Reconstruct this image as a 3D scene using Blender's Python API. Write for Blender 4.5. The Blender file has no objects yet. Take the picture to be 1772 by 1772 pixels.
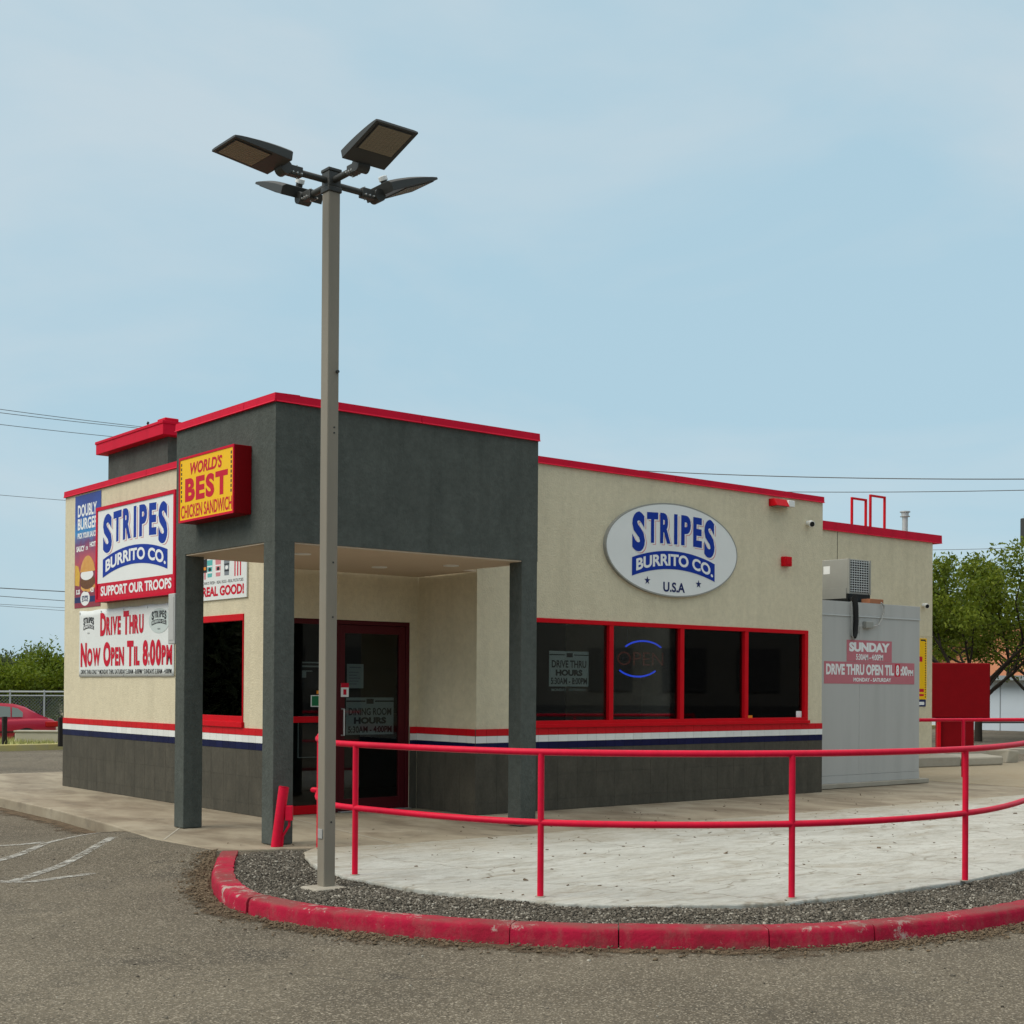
import bpy, bmesh, math, random
import numpy as np
from mathutils import Vector, Matrix
random.seed(7); rng = np.random.default_rng(7)
S = bpy.context.scene
C = bpy.context.scene.collection
R = math.radians

# ------------------------------------------------------------------ camera
FPX, PITCH, ROLL, YAW, CY = 2397.05, 0.0063447, 0.0067518, 0.8890666, 1172.873
CAM = np.array([-7.45407, -12.34501, 1.45])
W0 = 1772.0
fw = np.array([math.cos(YAW)*math.cos(PITCH), math.sin(YAW)*math.cos(PITCH), math.sin(PITCH)])
rt_ = np.array([math.sin(YAW), -math.cos(YAW), 0.0]); up_ = np.cross(rt_, fw)
rt = rt_*math.cos(ROLL) + up_*math.sin(ROLL); up = -rt_*math.sin(ROLL) + up_*math.cos(ROLL)
cd = bpy.data.cameras.new('camera'); cam = bpy.data.objects.new('camera', cd); C.objects.link(cam)
cd.sensor_width = 36; cd.sensor_height = 36; cd.lens = 36*FPX/W0
cd.shift_y = (CY-W0/2)/W0
cd.clip_start = 0.1; cd.clip_end = 3000
cam.matrix_world = Matrix(((rt[0], up[0], -fw[0], CAM[0]), (rt[1], up[1], -fw[1], CAM[1]), (rt[2], up[2], -fw[2], CAM[2]), (0, 0, 0, 1)))
S.camera = cam
def ray(u, v): return fw + rt*(u-886)/FPX - up*(v-CY)/FPX
def onx(u, v, x): d = ray(u, v); return CAM + d*(x-CAM[0])/d[0]
def ony(u, v, y): d = ray(u, v); return CAM + d*(y-CAM[1])/d[1]
def onz(u, v, z=0.0): d = ray(u, v); return CAM + d*(z-CAM[2])/d[2]
def ond(u, v, D): return CAM + ray(u, v)*D

# ------------------------------------------------------------------ world, sun, exposure
SUN_DIR = Vector((-0.68, 0.22, 0.70)).normalized()
w = bpy.data.worlds.new('World'); S.world = w; w.use_nodes = True
nt = w.node_tree; nt.nodes.clear()
def N(t, ty, **k):
    n = t.nodes.new(ty)
    for a, b in k.items(): setattr(n, a, b)
    return n
sky = N(nt, 'ShaderNodeTexSky', sky_type='NISHITA'); sky.sun_disc = False
sky.sun_elevation = math.asin(SUN_DIR.z); sky.sun_rotation = math.atan2(SUN_DIR.x, SUN_DIR.y)
sky.air_density = 1.0; sky.dust_density = 2.0; sky.ozone_density = 1.0
tc = N(nt, 'ShaderNodeTexCoord')
mp = N(nt, 'ShaderNodeMapping'); mp.inputs['Scale'].default_value = (1.0, 1.0, 2.8)
nz = N(nt, 'ShaderNodeTexNoise'); nz.inputs['Scale'].default_value = 2.6; nz.inputs['Detail'].default_value = 6; nz.inputs['Roughness'].default_value = .52; nz.inputs['Distortion'].default_value = .4
cr = N(nt, 'ShaderNodeValToRGB')
cr.color_ramp.elements[0].position = .38; cr.color_ramp.elements[0].color = (4.7, 6.8, 7.95, 1)
cr.color_ramp.elements[1].position = .64; cr.color_ramp.elements[1].color = (6.1, 7.4, 8.05, 1)
mx = N(nt, 'ShaderNodeMix', data_type='RGBA'); mx.inputs['Factor'].default_value = .86
bg = N(nt, 'ShaderNodeBackground'); bg.inputs['Strength'].default_value = .07
out = N(nt, 'ShaderNodeOutputWorld')
L = nt.links.new
L(tc.outputs['Generated'], mp.inputs['Vector']); L(mp.outputs[0], nz.inputs['Vector']); L(nz.outputs['Fac'], cr.inputs[0])
# an overcast sky grows brighter and whiter towards the zenith
sxz = N(nt, 'ShaderNodeSeparateXYZ'); zr_ = N(nt, 'ShaderNodeMapRange', interpolation_type='SMOOTHSTEP'); zr_.inputs['From Min'].default_value = .44; zr_.inputs['From Max'].default_value = 1.0
zx = N(nt, 'ShaderNodeMix', data_type='RGBA'); zx.inputs['B'].default_value = (16.5, 16.0, 15.0, 1)
L(tc.outputs['Generated'], sxz.inputs[0]); L(sxz.outputs[2], zr_.inputs['Value']); L(zr_.outputs[0], zx.inputs['Factor']); L(cr.outputs[0], zx.inputs['A'])
L(sky.outputs[0], mx.inputs['A']); L(zx.outputs['Result'], mx.inputs['B']); L(mx.outputs['Result'], bg.inputs['Color']); L(bg.outputs[0], out.inputs[0])
sd = bpy.data.lights.new('sun', 'SUN'); sd.energy = 1.5; sd.angle = R(40); sd.color = (1, .93, .82)
so = bpy.data.objects.new('sun', sd); C.objects.link(so); so.rotation_euler = (-SUN_DIR).to_track_quat('-Z', 'Y').to_euler(); so.location = (-20, 10, 30)
vs = S.view_settings; vs.view_transform = 'Standard'; vs.look = 'None'; vs.gamma = 1; vs.use_curve_mapping = False; vs.exposure = 0.5
S.cycles.max_bounces = 8; S.cycles.transparent_max_bounces = 12

# ------------------------------------------------------------------ materials
MATS = {}
def mat(name, col, rough=.7, var=None, scale=4., vmix=.5, bump=0., bscale=60., bdet=4, metal=0., spec=.25, mott=None, streak=0., stretch=(1, 1, 1), rnd=0., fine=None, fscale=150., coat=0., emit=None):
    """procedural material in world space: col <-> var by noise, per-object tone shift, fine speckle, bump"""
    m = bpy.data.materials.new(name); m.use_nodes = True; t = m.node_tree; b = t.nodes['Principled BSDF']; l = t.links.new
    b.inputs['Roughness'].default_value = rough; b.inputs['Metallic'].default_value = metal; b.inputs['Specular IOR Level'].default_value = spec
    b.inputs['Coat Weight'].default_value = coat; b.inputs['Coat Roughness'].default_value = .08
    g = N(t, 'ShaderNodeNewGeometry'); mp = N(t, 'ShaderNodeMapping'); mp.inputs['Scale'].default_value = stretch
    l(g.outputs['Position'], mp.inputs['Vector'])
    c = None
    def mixc(a, bb, f, mode='MIX'):
        x = N(t, 'ShaderNodeMix', data_type='RGBA', blend_type=mode)
        if isinstance(f, float): x.inputs['Factor'].default_value = f
        else: l(f, x.inputs['Factor'])
        for s, v in (('A', a), ('B', bb)):
            if isinstance(v, tuple): x.inputs[s].default_value = (*v, 1)
            else: l(v, x.inputs[s])
        return x.outputs['Result']
    cur = tuple(col)
    if var is not None:
        n = N(t, 'ShaderNodeTexNoise'); n.inputs['Scale'].default_value = scale; n.inputs['Detail'].default_value = 6; n.inputs['Roughness'].default_value = .62
        l(mp.outputs[0], n.inputs['Vector'])
        r = N(t, 'ShaderNodeMapRange'); r.inputs['From Min'].default_value = .5-.25*(1.2-vmix)-.1; r.inputs['From Max'].default_value = .5+.25*(1.2-vmix)+.1
        l(n.outputs['Fac'], r.inputs['Value']); cur = mixc(cur, tuple(var), r.outputs[0])
    if mott:
        n = N(t, 'ShaderNodeTexNoise'); n.inputs['Scale'].default_value = mott[0]; n.inputs['Detail'].default_value = 5; n.inputs['Roughness'].default_value = .7; l(g.outputs['Position'], n.inputs['Vector'])
        r = N(t, 'ShaderNodeMapRange'); r.inputs['From Min'].default_value = .3; r.inputs['From Max'].default_value = .7; r.inputs['To Min'].default_value = 1-mott[1]; r.inputs['To Max'].default_value = 1+mott[1]; l(n.outputs['Fac'], r.inputs['Value'])
        vm = N(t, 'ShaderNodeCombineColor'); [l(r.outputs[0], vm.inputs[i]) for i in range(3)]; cur = mixc(cur, vm.outputs[0], 1.0, 'MULTIPLY')
    if streak:
        m2 = N(t, 'ShaderNodeMapping'); m2.inputs['Scale'].default_value = (2.6, 2.6, .16); l(g.outputs['Position'], m2.inputs['Vector'])
        n = N(t, 'ShaderNodeTexNoise'); n.inputs['Scale'].default_value = 1.5; n.inputs['Detail'].default_value = 5; n.inputs['Roughness'].default_value = .6; l(m2.outputs[0], n.inputs['Vector'])
        r = N(t, 'ShaderNodeMapRange'); r.inputs['From Min'].default_value = .48; r.inputs['From Max'].default_value = .75; r.inputs['To Min'].default_value = 1; r.inputs['To Max'].default_value = 1-streak; l(n.outputs['Fac'], r.inputs['Value'])
        vm = N(t, 'ShaderNodeCombineColor'); [l(r.outputs[0], vm.inputs[i]) for i in range(3)]; cur = mixc(cur, vm.outputs[0], 1.0, 'MULTIPLY')
    if fine is not None:
        n = N(t, 'ShaderNodeTexVoronoi'); n.inputs['Scale'].default_value = fscale; l(g.outputs['Position'], n.inputs['Vector'])
        s = N(t, 'ShaderNodeSeparateColor'); l(n.outputs['Color'], s.inputs[0])
        r = N(t, 'ShaderNodeMapRange'); r.inputs['From Min'].default_value = .55; r.inputs['From Max'].default_value = .95; l(s.outputs[0], r.inputs['Value'])
        cur = mixc(cur, tuple(fine), r.outputs[0])
    if rnd:
        oi = N(t, 'ShaderNodeObjectInfo'); r = N(t, 'ShaderNodeMapRange'); r.inputs['To Min'].default_value = 1-rnd; r.inputs['To Max'].default_value = 1+rnd
        l(oi.outputs['Random'], r.inputs['Value'])
        hs = N(t, 'ShaderNodeHueSaturation'); l(r.outputs[0], hs.inputs['Value'])
        if isinstance(cur, tuple): hs.inputs['Color'].default_value = (*cur, 1)
        else: l(cur, hs.inputs['Color'])
        cur = hs.outputs[0]
    if isinstance(cur, tuple): b.inputs['Base Color'].default_value = (*cur, 1)
    else: l(cur, b.inputs['Base Color'])
    if bump:
        n = N(t, 'ShaderNodeTexNoise'); n.inputs['Scale'].default_value = bscale; n.inputs['Detail'].default_value = bdet; l(mp.outputs[0], n.inputs['Vector'])
        bp = N(t, 'ShaderNodeBump'); bp.inputs['Strength'].default_value = min(1, bump); bp.inputs['Distance'].default_value = .01*max(1, bump); l(n.outputs['Fac'], bp.inputs['Height']); l(bp.outputs[0], b.inputs['Normal'])
    if emit:
        b.inputs['Emission Color'].default_value = (*emit[:3], 1); b.inputs['Emission Strength'].default_value = emit[3]
    MATS[name] = m
    return m
mat('stucco_beige', (.67, .60, .435), .92, var=(.585, .52, .37), scale=2.2, vmix=.3, bump=.6, bscale=48, bdet=8, spec=.1, mott=(14, .08), streak=.09)
mat('stucco_grey', (.098, .108, .097), .92, var=(.070, .078, .070), scale=3, vmix=.4, bump=.75, bscale=48, bdet=8, spec=.08, stretch=(1, 1, .7), mott=(16, .15), streak=.2)
mat('soffit', (.58, .47, .35), .85, var=(.53, .42, .31), scale=2, bump=.1)
mat('red_metal', (.62, .004, .032), .55, var=(.54, .004, .028), scale=1.2, spec=.12, streak=.15)
mat('red_frame', (.56, .003, .010), .5, spec=.12, mott=(6, .07))
mat('red_rail', (.70, .004, .040), .45, var=(.56, .005, .030), scale=7, spec=.2, mott=(30, .08), bump=.08, bscale=25)
mat('maroon', (.07, .005, .008), .5, spec=.2)
mat('tile_red', (.56, .008, .016), .3, rnd=.06, spec=.25)
mat('tile_white', (.74, .75, .72), .3, rnd=.05, spec=.3)
mat('tile_blue', (.006, .009, .05), .3, rnd=.15, spec=.2)
mat('grout', (.075, .068, .055), .9)
mat('dark_tile', (.092, .083, .064), .65, var=(.055, .051, .040), scale=7, vmix=.6, mott=(30, .12), rnd=.04, spec=.15, stretch=(1, 1, .35), bump=.1)
mat('sign_white', (.78, .79, .77), .4, var=(.73, .74, .72), scale=3)
mat('banner_white', (.74, .76, .74), .5, var=(.69, .71, .69), scale=2.5, bump=.25, bscale=4)
mat('print_blue', (.006, .035, .30), .5, spec=.15)
mat('print_navy', (.010, .018, .10), .4)
mat('print_red', (.54, .008, .03), .5, spec=.15)
mat('print_pink', (.62, .22, .24), .4)
mat('print_dark', (.02, .02, .022), .5)
mat('print_white', (.78, .79, .78), .45)
mat('print_teal', (.10, .42, .40), .45)
mat('print_grey', (.20, .22, .24), .5)
mat('yellow', (.86, .50, .003), .45, spec=.2)
mat('orange_print', (.75, .26, .02), .45)
mat('sign_red_side', (.21, .002, .005), .55, spec=.1, mott=(3, .08))
mat('bun', (.55, .22, .04), .5, var=(.7, .42, .12), scale=9)
mat('meat', (.10, .04, .02), .6, var=(.18, .08, .03), scale=25)
mat('fries', (.72, .45, .06), .5, var=(.55, .3, .03), scale=22)
mat('faded_red', (.52, .17, .20), .6, var=(.48, .15, .18), scale=4)
mat('cooler', (.47, .47, .45), .5, var=(.42, .42, .40), scale=1.2, stretch=(1, 1, .4), spec=.2, streak=.1)
mat('ac_grey', (.32, .32, .29), .5, var=(.27, .27, .245), scale=3)
mat('louvre', (.52, .54, .53), .45)
mat('black', (.012, .013, .013), .5)
mat('rubber', (.02, .02, .02), .8)
mat('pole_metal', (.26, .23, .18), .55, var=(.205, .18, .14), scale=5, vmix=.3, spec=.35, stretch=(1, 1, .25))
mat('lamp_dark', (.035, .036, .033), .5, spec=.4)
mat('lamp_lens', (.25, .215, .155), .35)
mat('galv', (.48, .49, .48), .4, metal=.5)
mat('conduit', (.34, .34, .32), .5)
mat('white_paint', (.76, .76, .73), .5)
mat('concrete', (.40, .37, .31), .9, var=(.30, .27, .215), scale=3, bump=.3, bscale=40)
mat('concrete_block', (.46, .42, .34), .95, var=(.38, .34, .27), scale=3, bump=.4, bscale=30)
mat('curb_yellow', (.50, .42, .12), .8, var=(.34, .31, .22), scale=2)
mat('bark', (.035, .027, .02), .9, bump=.5, bscale=20)
mat('roof_shingle', (.40, .17, .085), .9, var=(.33, .13, .07), scale=3)
mat('house_wall', (.50, .56, .62), .8, var=(.46, .52, .58), scale=1)
mat('house_trim', (.25, .28, .30), .7)
mat('car_paint', (.42, .004, .035), .32, coat=.35, spec=.3)
mat('tail_light', (.45, .01, .01), .2)
mat('chrome', (.6, .6, .6), .2, metal=1)
mat('wire', (.10, .10, .10), .6)
mat('dirt', (.30, .25, .17), 1, var=(.22, .20, .12), scale=.15, bump=.3, bscale=3)
mat('street', (.14, .135, .12), .9, var=(.11, .105, .095), scale=.6)
mat('wood_dark', (.022, .018, .015), .8)
mat('neon_blue', (.02, .05, .6), .4, emit=(.02, .08, 1.0, .75))
mat('neon_red', (.16, .03, .02), .4, emit=(.5, .08, .03, .05))
mat('paper', (.52, .58, .56), .7)
mat('paper_dim', (.36, .41, .40), .7)
mat('green_sticker', (.01, .16, .06), .5)
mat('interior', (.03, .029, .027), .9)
mat('litter_brown', (.20, .15, .095), 1, rnd=0, var=(.085, .06, .038), scale=45, vmix=.95)
mat('dry_grass', (.38, .36, .15), .95, var=(.26, .28, .09), scale=2.5, vmix=.5)

def leafmat(name, a, b, c):
    m = bpy.data.materials.new(name); m.use_nodes = True; t = m.node_tree; bs = t.nodes['Principled BSDF']; l = t.links.new
    g = N(t, 'ShaderNodeNewGeometry'); n = N(t, 'ShaderNodeTexNoise'); n.inputs['Scale'].default_value = 1.3; n.inputs['Detail'].default_value = 3
    l(g.outputs['Position'], n.inputs['Vector'])
    r = N(t, 'ShaderNodeValToRGB'); e = r.color_ramp.elements; e[0].position = .35; e[0].color = (*a, 1); e[1].position = .65; e[1].color = (*b, 1)
    l(n.outputs['Fac'], r.inputs[0])
    ri = N(t, 'ShaderNodeMix', data_type='RGBA'); mr = N(t, 'ShaderNodeMapRange'); mr.inputs['To Max'].default_value = .7
    l(g.outputs['Random Per Island'], mr.inputs['Value']); l(mr.outputs[0], ri.inputs['Factor']); l(r.outputs[0], ri.inputs['A']); ri.inputs['B'].default_value = (*c, 1)
    l(ri.outputs['Result'], bs.inputs['Base Color']); bs.inputs['Roughness'].default_value = .6; bs.inputs['Specular IOR Level'].default_value = .25
    tr = N(t, 'ShaderNodeBsdfTranslucent'); l(ri.outputs['Result'], tr.inputs['Color']); ms = N(t, 'ShaderNodeMixShader'); ms.inputs[0].default_value = .35
    o = t.nodes['Material Output']; l(bs.outputs[0], ms.inputs[1]); l(tr.outputs[0], ms.inputs[2]); l(ms.outputs[0], o.inputs[0]); MATS[name] = m
leafmat('leaf_a', (.055, .10, .008), (.14, .19, .012), (.21, .24, .02))
leafmat('leaf_b', (.055, .10, .006), (.12, .175, .008), (.19, .225, .012))
leafmat('leaf_c', (.05, .075, .03), (.09, .12, .05), (.12, .14, .06))

def glassmat(name, tint, ior=1.33):
    m = bpy.data.materials.new(name); m.use_nodes = True; t = m.node_tree; t.nodes.remove(t.nodes['Principled BSDF']); l = t.links.new
    tr = N(t, 'ShaderNodeBsdfTransparent'); tr.inputs[0].default_value = (*tint, 1); gl = N(t, 'ShaderNodeBsdfGlossy'); gl.inputs['Roughness'].default_value = .015
    fr = N(t, 'ShaderNodeFresnel'); fr.inputs[0].default_value = ior; ms = N(t, 'ShaderNodeMixShader')
    l(fr.outputs[0], ms.inputs[0]); l(tr.outputs[0], ms.inputs[1]); l(gl.outputs[0], ms.inputs[2]); l(ms.outputs[0], t.nodes['Material Output'].inputs[0]); MATS[name] = m
glassmat('glass', (.74, .77, .76), 1.4); mat('car_glass', (.16, .19, .18), .12, spec=.6)

def surface_nodes(name):
    m = bpy.data.materials.new(name); m.use_nodes = True; t = m.node_tree; MATS[name] = m
    g = N(t, 'ShaderNodeNewGeometry')
    return m, t, t.nodes['Principled BSDF'], g
def tnoise(t, vec, scale, det=6, rough=.6, stretch=None, dist=0.):
    if stretch:
        mp = N(t, 'ShaderNodeMapping'); mp.inputs['Scale'].default_value = stretch; t.links.new(vec, mp.inputs['Vector']); vec = mp.outputs[0]
    n = N(t, 'ShaderNodeTexNoise'); n.inputs['Scale'].default_value = scale; n.inputs['Detail'].default_value = det; n.inputs['Roughness'].default_value = rough; n.inputs['Distortion'].default_value = dist
    t.links.new(vec, n.inputs['Vector']); return n.outputs['Fac']
def tramp(t, v, a, b, lo=0., hi=1.):
    r = N(t, 'ShaderNodeMapRange'); r.inputs['From Min'].default_value = a; r.inputs['From Max'].default_value = b; r.inputs['To Min'].default_value = lo; r.inputs['To Max'].default_value = hi
    t.links.new(v, r.inputs['Value']); return r.outputs[0]
def tmix(t, a, b, f, mode='MIX'):
    x = N(t, 'ShaderNodeMix', data_type='RGBA', blend_type=mode)
    if isinstance(f, (int, float)): x.inputs['Factor'].default_value = f
    else: t.links.new(f, x.inputs['Factor'])
    for s, v in (('A', a), ('B', b)):
        if isinstance(v, tuple): x.inputs[s].default_value = (*v, 1)
        else: t.links.new(v, x.inputs[s])
    return x.outputs['Result']
def tvor(t, vec, scale, feat='F1', out='Distance'):
    v = N(t, 'ShaderNodeTexVoronoi', feature=feat); v.inputs['Scale'].default_value = scale; t.links.new(vec, v.inputs['Vector']); return v.outputs[out]
def tbump(t, b, h, st, dist):
    bp = N(t, 'ShaderNodeBump'); bp.inputs['Strength'].default_value = st; bp.inputs['Distance'].default_value = dist; t.links.new(h, bp.inputs['Height']); t.links.new(bp.outputs[0], b.inputs['Normal'])
def tmath(t, op, a, b=None):
    n = N(t, 'ShaderNodeMath', operation=op)
    for i, v in enumerate((a, b)):
        if v is None: continue
        if isinstance(v, (int, float)): n.inputs[i].default_value = v
        else: t.links.new(v, n.inputs[i])
    return n.outputs[0]
# asphalt: worn binder, light aggregate, stains, a few cracks
m, t, b, g = surface_nodes('asphalt'); P = g.outputs['Position']
c = tmix(t, (.104, .087, .062), (.148, .126, .091), tramp(t, tnoise(t, P, .55, 7, .6), .35, .65))
c = tmix(t, c, (.058, .051, .040), tramp(t, tnoise(t, P, 1.3, 6, .65), .54, .72, 0, .7))
c = tmix(t, c, (.062, .053, .040), tramp(t, tnoise(t, P, .22, 5, .6), .50, .68, 0, .75))
c = tmix(t, c, (.17, .145, .105), tramp(t, tnoise(t, P, .31, 4, .55, (1, 1.8, 1)), .55, .70, 0, .6))
c = tmix(t, c, (.03, .026, .02), tramp(t, tvor(t, P, .9), .03, .10, .55, 0))
vc = N(t, 'ShaderNodeSeparateColor'); t.links.new(tvor(t, P, 115, out='Color'), vc.inputs[0])
c = tmix(t, c, (.40, .35, .27), tramp(t, vc.outputs[0], .72, 1., 0, .8))
c = tmix(t, c, (.03, .028, .024), tramp(t, vc.outputs[1], .75, 1., 0, .7))
wv = N(t, 'ShaderNodeVectorMath', operation='ADD'); nn = N(t, 'ShaderNodeTexNoise'); nn.inputs['Scale'].default_value = 1.5; t.links.new(P, nn.inputs['Vector']); t.links.new(P, wv.inputs[0]); t.links.new(nn.outputs['Color'], wv.inputs[1])
ck = tvor(t, wv.outputs[0], .33, 'DISTANCE_TO_EDGE')
c = tmix(t, c, (.045, .04, .033), tmath(t, 'MULTIPLY', tramp(t, ck, .002, .006, .5, 0), tramp(t, tnoise(t, P, .35, 2), .52, .6)))
t.links.new(c, b.inputs['Base Color']); b.inputs['Roughness'].default_value = .93; b.inputs['Specular IOR Level'].default_value = .2
tbump(t, b, tmath(t, 'ADD', tvor(t, P, 115), tnoise(t, P, 40, 3)), .6, .006)
# patio: pale worn slurry over concrete, directional scrapes, dirt, fine cracks
m, t, b, g = surface_nodes('patio_concrete'); P = g.outputs['Position']
c = tmix(t, (.55, .55, .50), (.45, .445, .395), tramp(t, tnoise(t, P, .9, 8, .68, (1, 2.2, 1), .6), .40, .66))
c = tmix(t, c, (.30, .255, .18), tramp(t, tnoise(t, P, 1.3, 8, .74, (.7, 2.2, 1), 1.2), .50, .70, 0, .8))
c = tmix(t, c, (.25, .225, .18), tramp(t, tnoise(t, P, 5, 9, .78, (.7, 1.7, 1), 1.4), .49, .66, 0, .62))
c = tmix(t, c, (.60, .60, .56), tramp(t, tnoise(t, P, 5, 6, .7, (.6, 3, 1), .8), .58, .7, 0, .7))
wv = N(t, 'ShaderNodeVectorMath', operation='ADD'); nn = N(t, 'ShaderNodeTexNoise'); nn.inputs['Scale'].default_value = 1.2; nn.inputs['Detail'].default_value = 4; t.links.new(P, nn.inputs['Vector']); t.links.new(P, wv.inputs[0]); t.links.new(nn.outputs['Color'], wv.inputs[1])
c = tmix(t, c, (.20, .17, .12), tramp(t, tvor(t, wv.outputs[0], .42, 'DISTANCE_TO_EDGE'), .002, .007, .55, 0))
sx = N(t, 'ShaderNodeSeparateXYZ'); t.links.new(P, sx.inputs[0])
dirt = tramp(t, tmath(t, 'ADD', sx.outputs[1], tmath(t, 'MULTIPLY', tnoise(t, P, .8, 5), 2.0)), -1.9, -.3)
c = tmix(t, c, (.33, .265, .17), tmath(t, 'MULTIPLY', dirt, .85))
t.links.new(c, b.inputs['Base Color']); b.inputs['Roughness'].default_value = .9; b.inputs['Specular IOR Level'].default_value = .2
tbump(t, b, tnoise(t, P, 9, 9, .75, (.8, 1.8, 1), .6), .8, .03)
# walkway: brown-stained broom concrete
m, t, b, g = surface_nodes('walk_concrete'); P = g.outputs['Position']
c = tmix(t, (.335, .285, .205), (.20, .158, .108), tramp(t, tnoise(t, P, 1.1, 6, .62, (1.6, .8, 1), .4), .40, .64))
c = tmix(t, c, (.40, .35, .265), tramp(t, tnoise(t, P, .7, 4), .56, .68, 0, .7))
c = tmix(t, c, (.14, .118, .09), tramp(t, tnoise(t, P, 2.6, 7, .72, (1.6, .8, 1)), .55, .70, 0, .6))
t.links.new(c, b.inputs['Base Color']); b.inputs['Roughness'].default_value = .8; b.inputs['Specular IOR Level'].default_value = .3
tbump(t, b, tnoise(t, P, 60, 4), .2, .004)
# red kerb paint chipped to concrete
m, t, b, g = surface_nodes('kerb_paint'); P = g.outputs['Position']
c = tmix(t, (.44, .010, .045), (.30, .012, .032), tramp(t, tnoise(t, P, 2.2, 7, .7), .38, .64))
c = tmix(t, c, (.24, .10, .085), tramp(t, tnoise(t, P, 7, 8, .75, (1, 1, .5)), .50, .70, 0, .6))
b.inputs['Specular IOR Level'].default_value = .1
sx = N(t, 'ShaderNodeSeparateXYZ'); t.links.new(P, sx.inputs[0]); sn = N(t, 'ShaderNodeSeparateXYZ'); t.links.new(g.outputs['Normal'], sn.inputs[0])
chip = tmath(t, 'ADD', tnoise(t, P, 5.5, 9, .78), tmath(t, 'ADD', tmath(t, 'MULTIPLY', tramp(t, sn.outputs[2], .3, .95), .06), tmath(t, 'MULTIPLY', tmath(t, 'SUBTRACT', tnoise(t, P, .9, 3), .5), .45)))
c = tmix(t, c, (.42, .38, .33), tramp(t, chip, .62, .68, 0, .85))
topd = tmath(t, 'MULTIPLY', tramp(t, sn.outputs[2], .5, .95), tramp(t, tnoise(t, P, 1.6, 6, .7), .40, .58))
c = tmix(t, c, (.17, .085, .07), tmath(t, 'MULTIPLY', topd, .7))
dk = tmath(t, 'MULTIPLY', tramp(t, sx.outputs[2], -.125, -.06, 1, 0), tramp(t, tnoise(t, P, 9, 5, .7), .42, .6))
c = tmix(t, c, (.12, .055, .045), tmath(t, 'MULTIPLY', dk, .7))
t.links.new(c, b.inputs['Base Color']); b.inputs['Roughness'].default_value = .75; tbump(t, b, tnoise(t, P, 14, 8, .75), .7, .02)
# worn parking paint
m, t, b, g = surface_nodes('line_paint'); P = g.outputs['Position']; b.inputs['Base Color'].default_value = (.42, .41, .37, 1); b.inputs['Roughness'].default_value = .85
tp = N(t, 'ShaderNodeBsdfTransparent'); ms = N(t, 'ShaderNodeMixShader'); t.links.new(tramp(t, tnoise(t, P, 9, 8, .75), .38, .60), ms.inputs[0])
t.links.new(b.outputs[0], ms.inputs[1]); t.links.new(tp.outputs[0], ms.inputs[2]); t.links.new(ms.outputs[0], t.nodes['Material Output'].inputs[0])
# gravel
m, t, b, g = surface_nodes('gravel'); r = N(t, 'ShaderNodeValToRGB'); e = r.color_ramp.elements
for p_, c_ in ((0, (.05, .044, .035)), (.5, (.125, .110, .086)), (.88, (.18, .16, .13)), (.975, (.40, .37, .31))):
    if p_ == 0: e[0].color = (*c_, 1)
    elif p_ == .5: e[1].position = .5; e[1].color = (*c_, 1)
    else: x = e.new(p_); x.color = (*c_, 1)
t.links.new(g.outputs['Random Per Island'], r.inputs[0]); t.links.new(r.outputs[0], b.inputs['Base Color']); b.inputs['Roughness'].default_value = .9; b.inputs['Specular IOR Level'].default_value = .2
mat('gravel_bed', (.07, .065, .055), 1, var=(.10, .09, .075), scale=20)
# burger poster print (flat gradient print)
m, t, b, g = surface_nodes('poster_print'); sx = N(t, 'ShaderNodeSeparateXYZ'); t.links.new(g.outputs['Position'], sx.inputs[0])
v = tmath(t, 'ADD', tramp(t, sx.outputs[2], 2.5, 4.06), tmath(t, 'MULTIPLY', tmath(t, 'SUBTRACT', tnoise(t, g.outputs['Position'], 2.2, 3), .5), .35))
r = N(t, 'ShaderNodeValToRGB'); e = r.color_ramp.elements; e[0].position = .0; e[0].color = (.26, .012, .03, 1); e[1].position = .99; e[1].color = (.012, .03, .22, 1)
for p_, c_ in ((.30, (.20, .02, .05)), (.42, (.45, .06, .08)), (.55, (.14, .03, .13)), (.68, (.02, .22, .50)), (.8, (.015, .06, .34))): x = e.new(p_); x.color = (*c_, 1)
t.links.new(v, r.inputs[0]); t.links.new(r.outputs[0], b.inputs['Base Color']); b.inputs['Roughness'].default_value = .45

# ------------------------------------------------------------------ builders
WL = {}
def tag(o, label=None, cat=None, group=None, kind=None):
    if label: o['label'] = label
    if cat: o['category'] = cat
    if group: o['group'] = group
    if kind: o['kind'] = kind
    return o
def thing(name, label, cat, loc=(0, 0, 0), group=None, kind=None):
    o = bpy.data.objects.new(name, None); o.empty_display_size = .2; C.objects.link(o); o.location = loc; WL[o] = Vector(loc)
    return tag(o, label, cat, group, kind)
def link(name, me, parent=None, at=None):
    o = bpy.data.objects.new(name, me); C.objects.link(o)
    if at is None: at = WL[parent] if parent else Vector((0, 0, 0))
    at = Vector(at); WL[o] = at
    if parent: o.parent = parent; o.location = at - WL[parent]
    else: o.location = at
    return o
def frame_of(d):
    d = Vector(d).normalized(); a = Vector((0, 0, 1)) if abs(d.z) < .95 else Vector((1, 0, 0))
    u = d.cross(a).normalized(); return u, u.cross(d).normalized()
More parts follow.
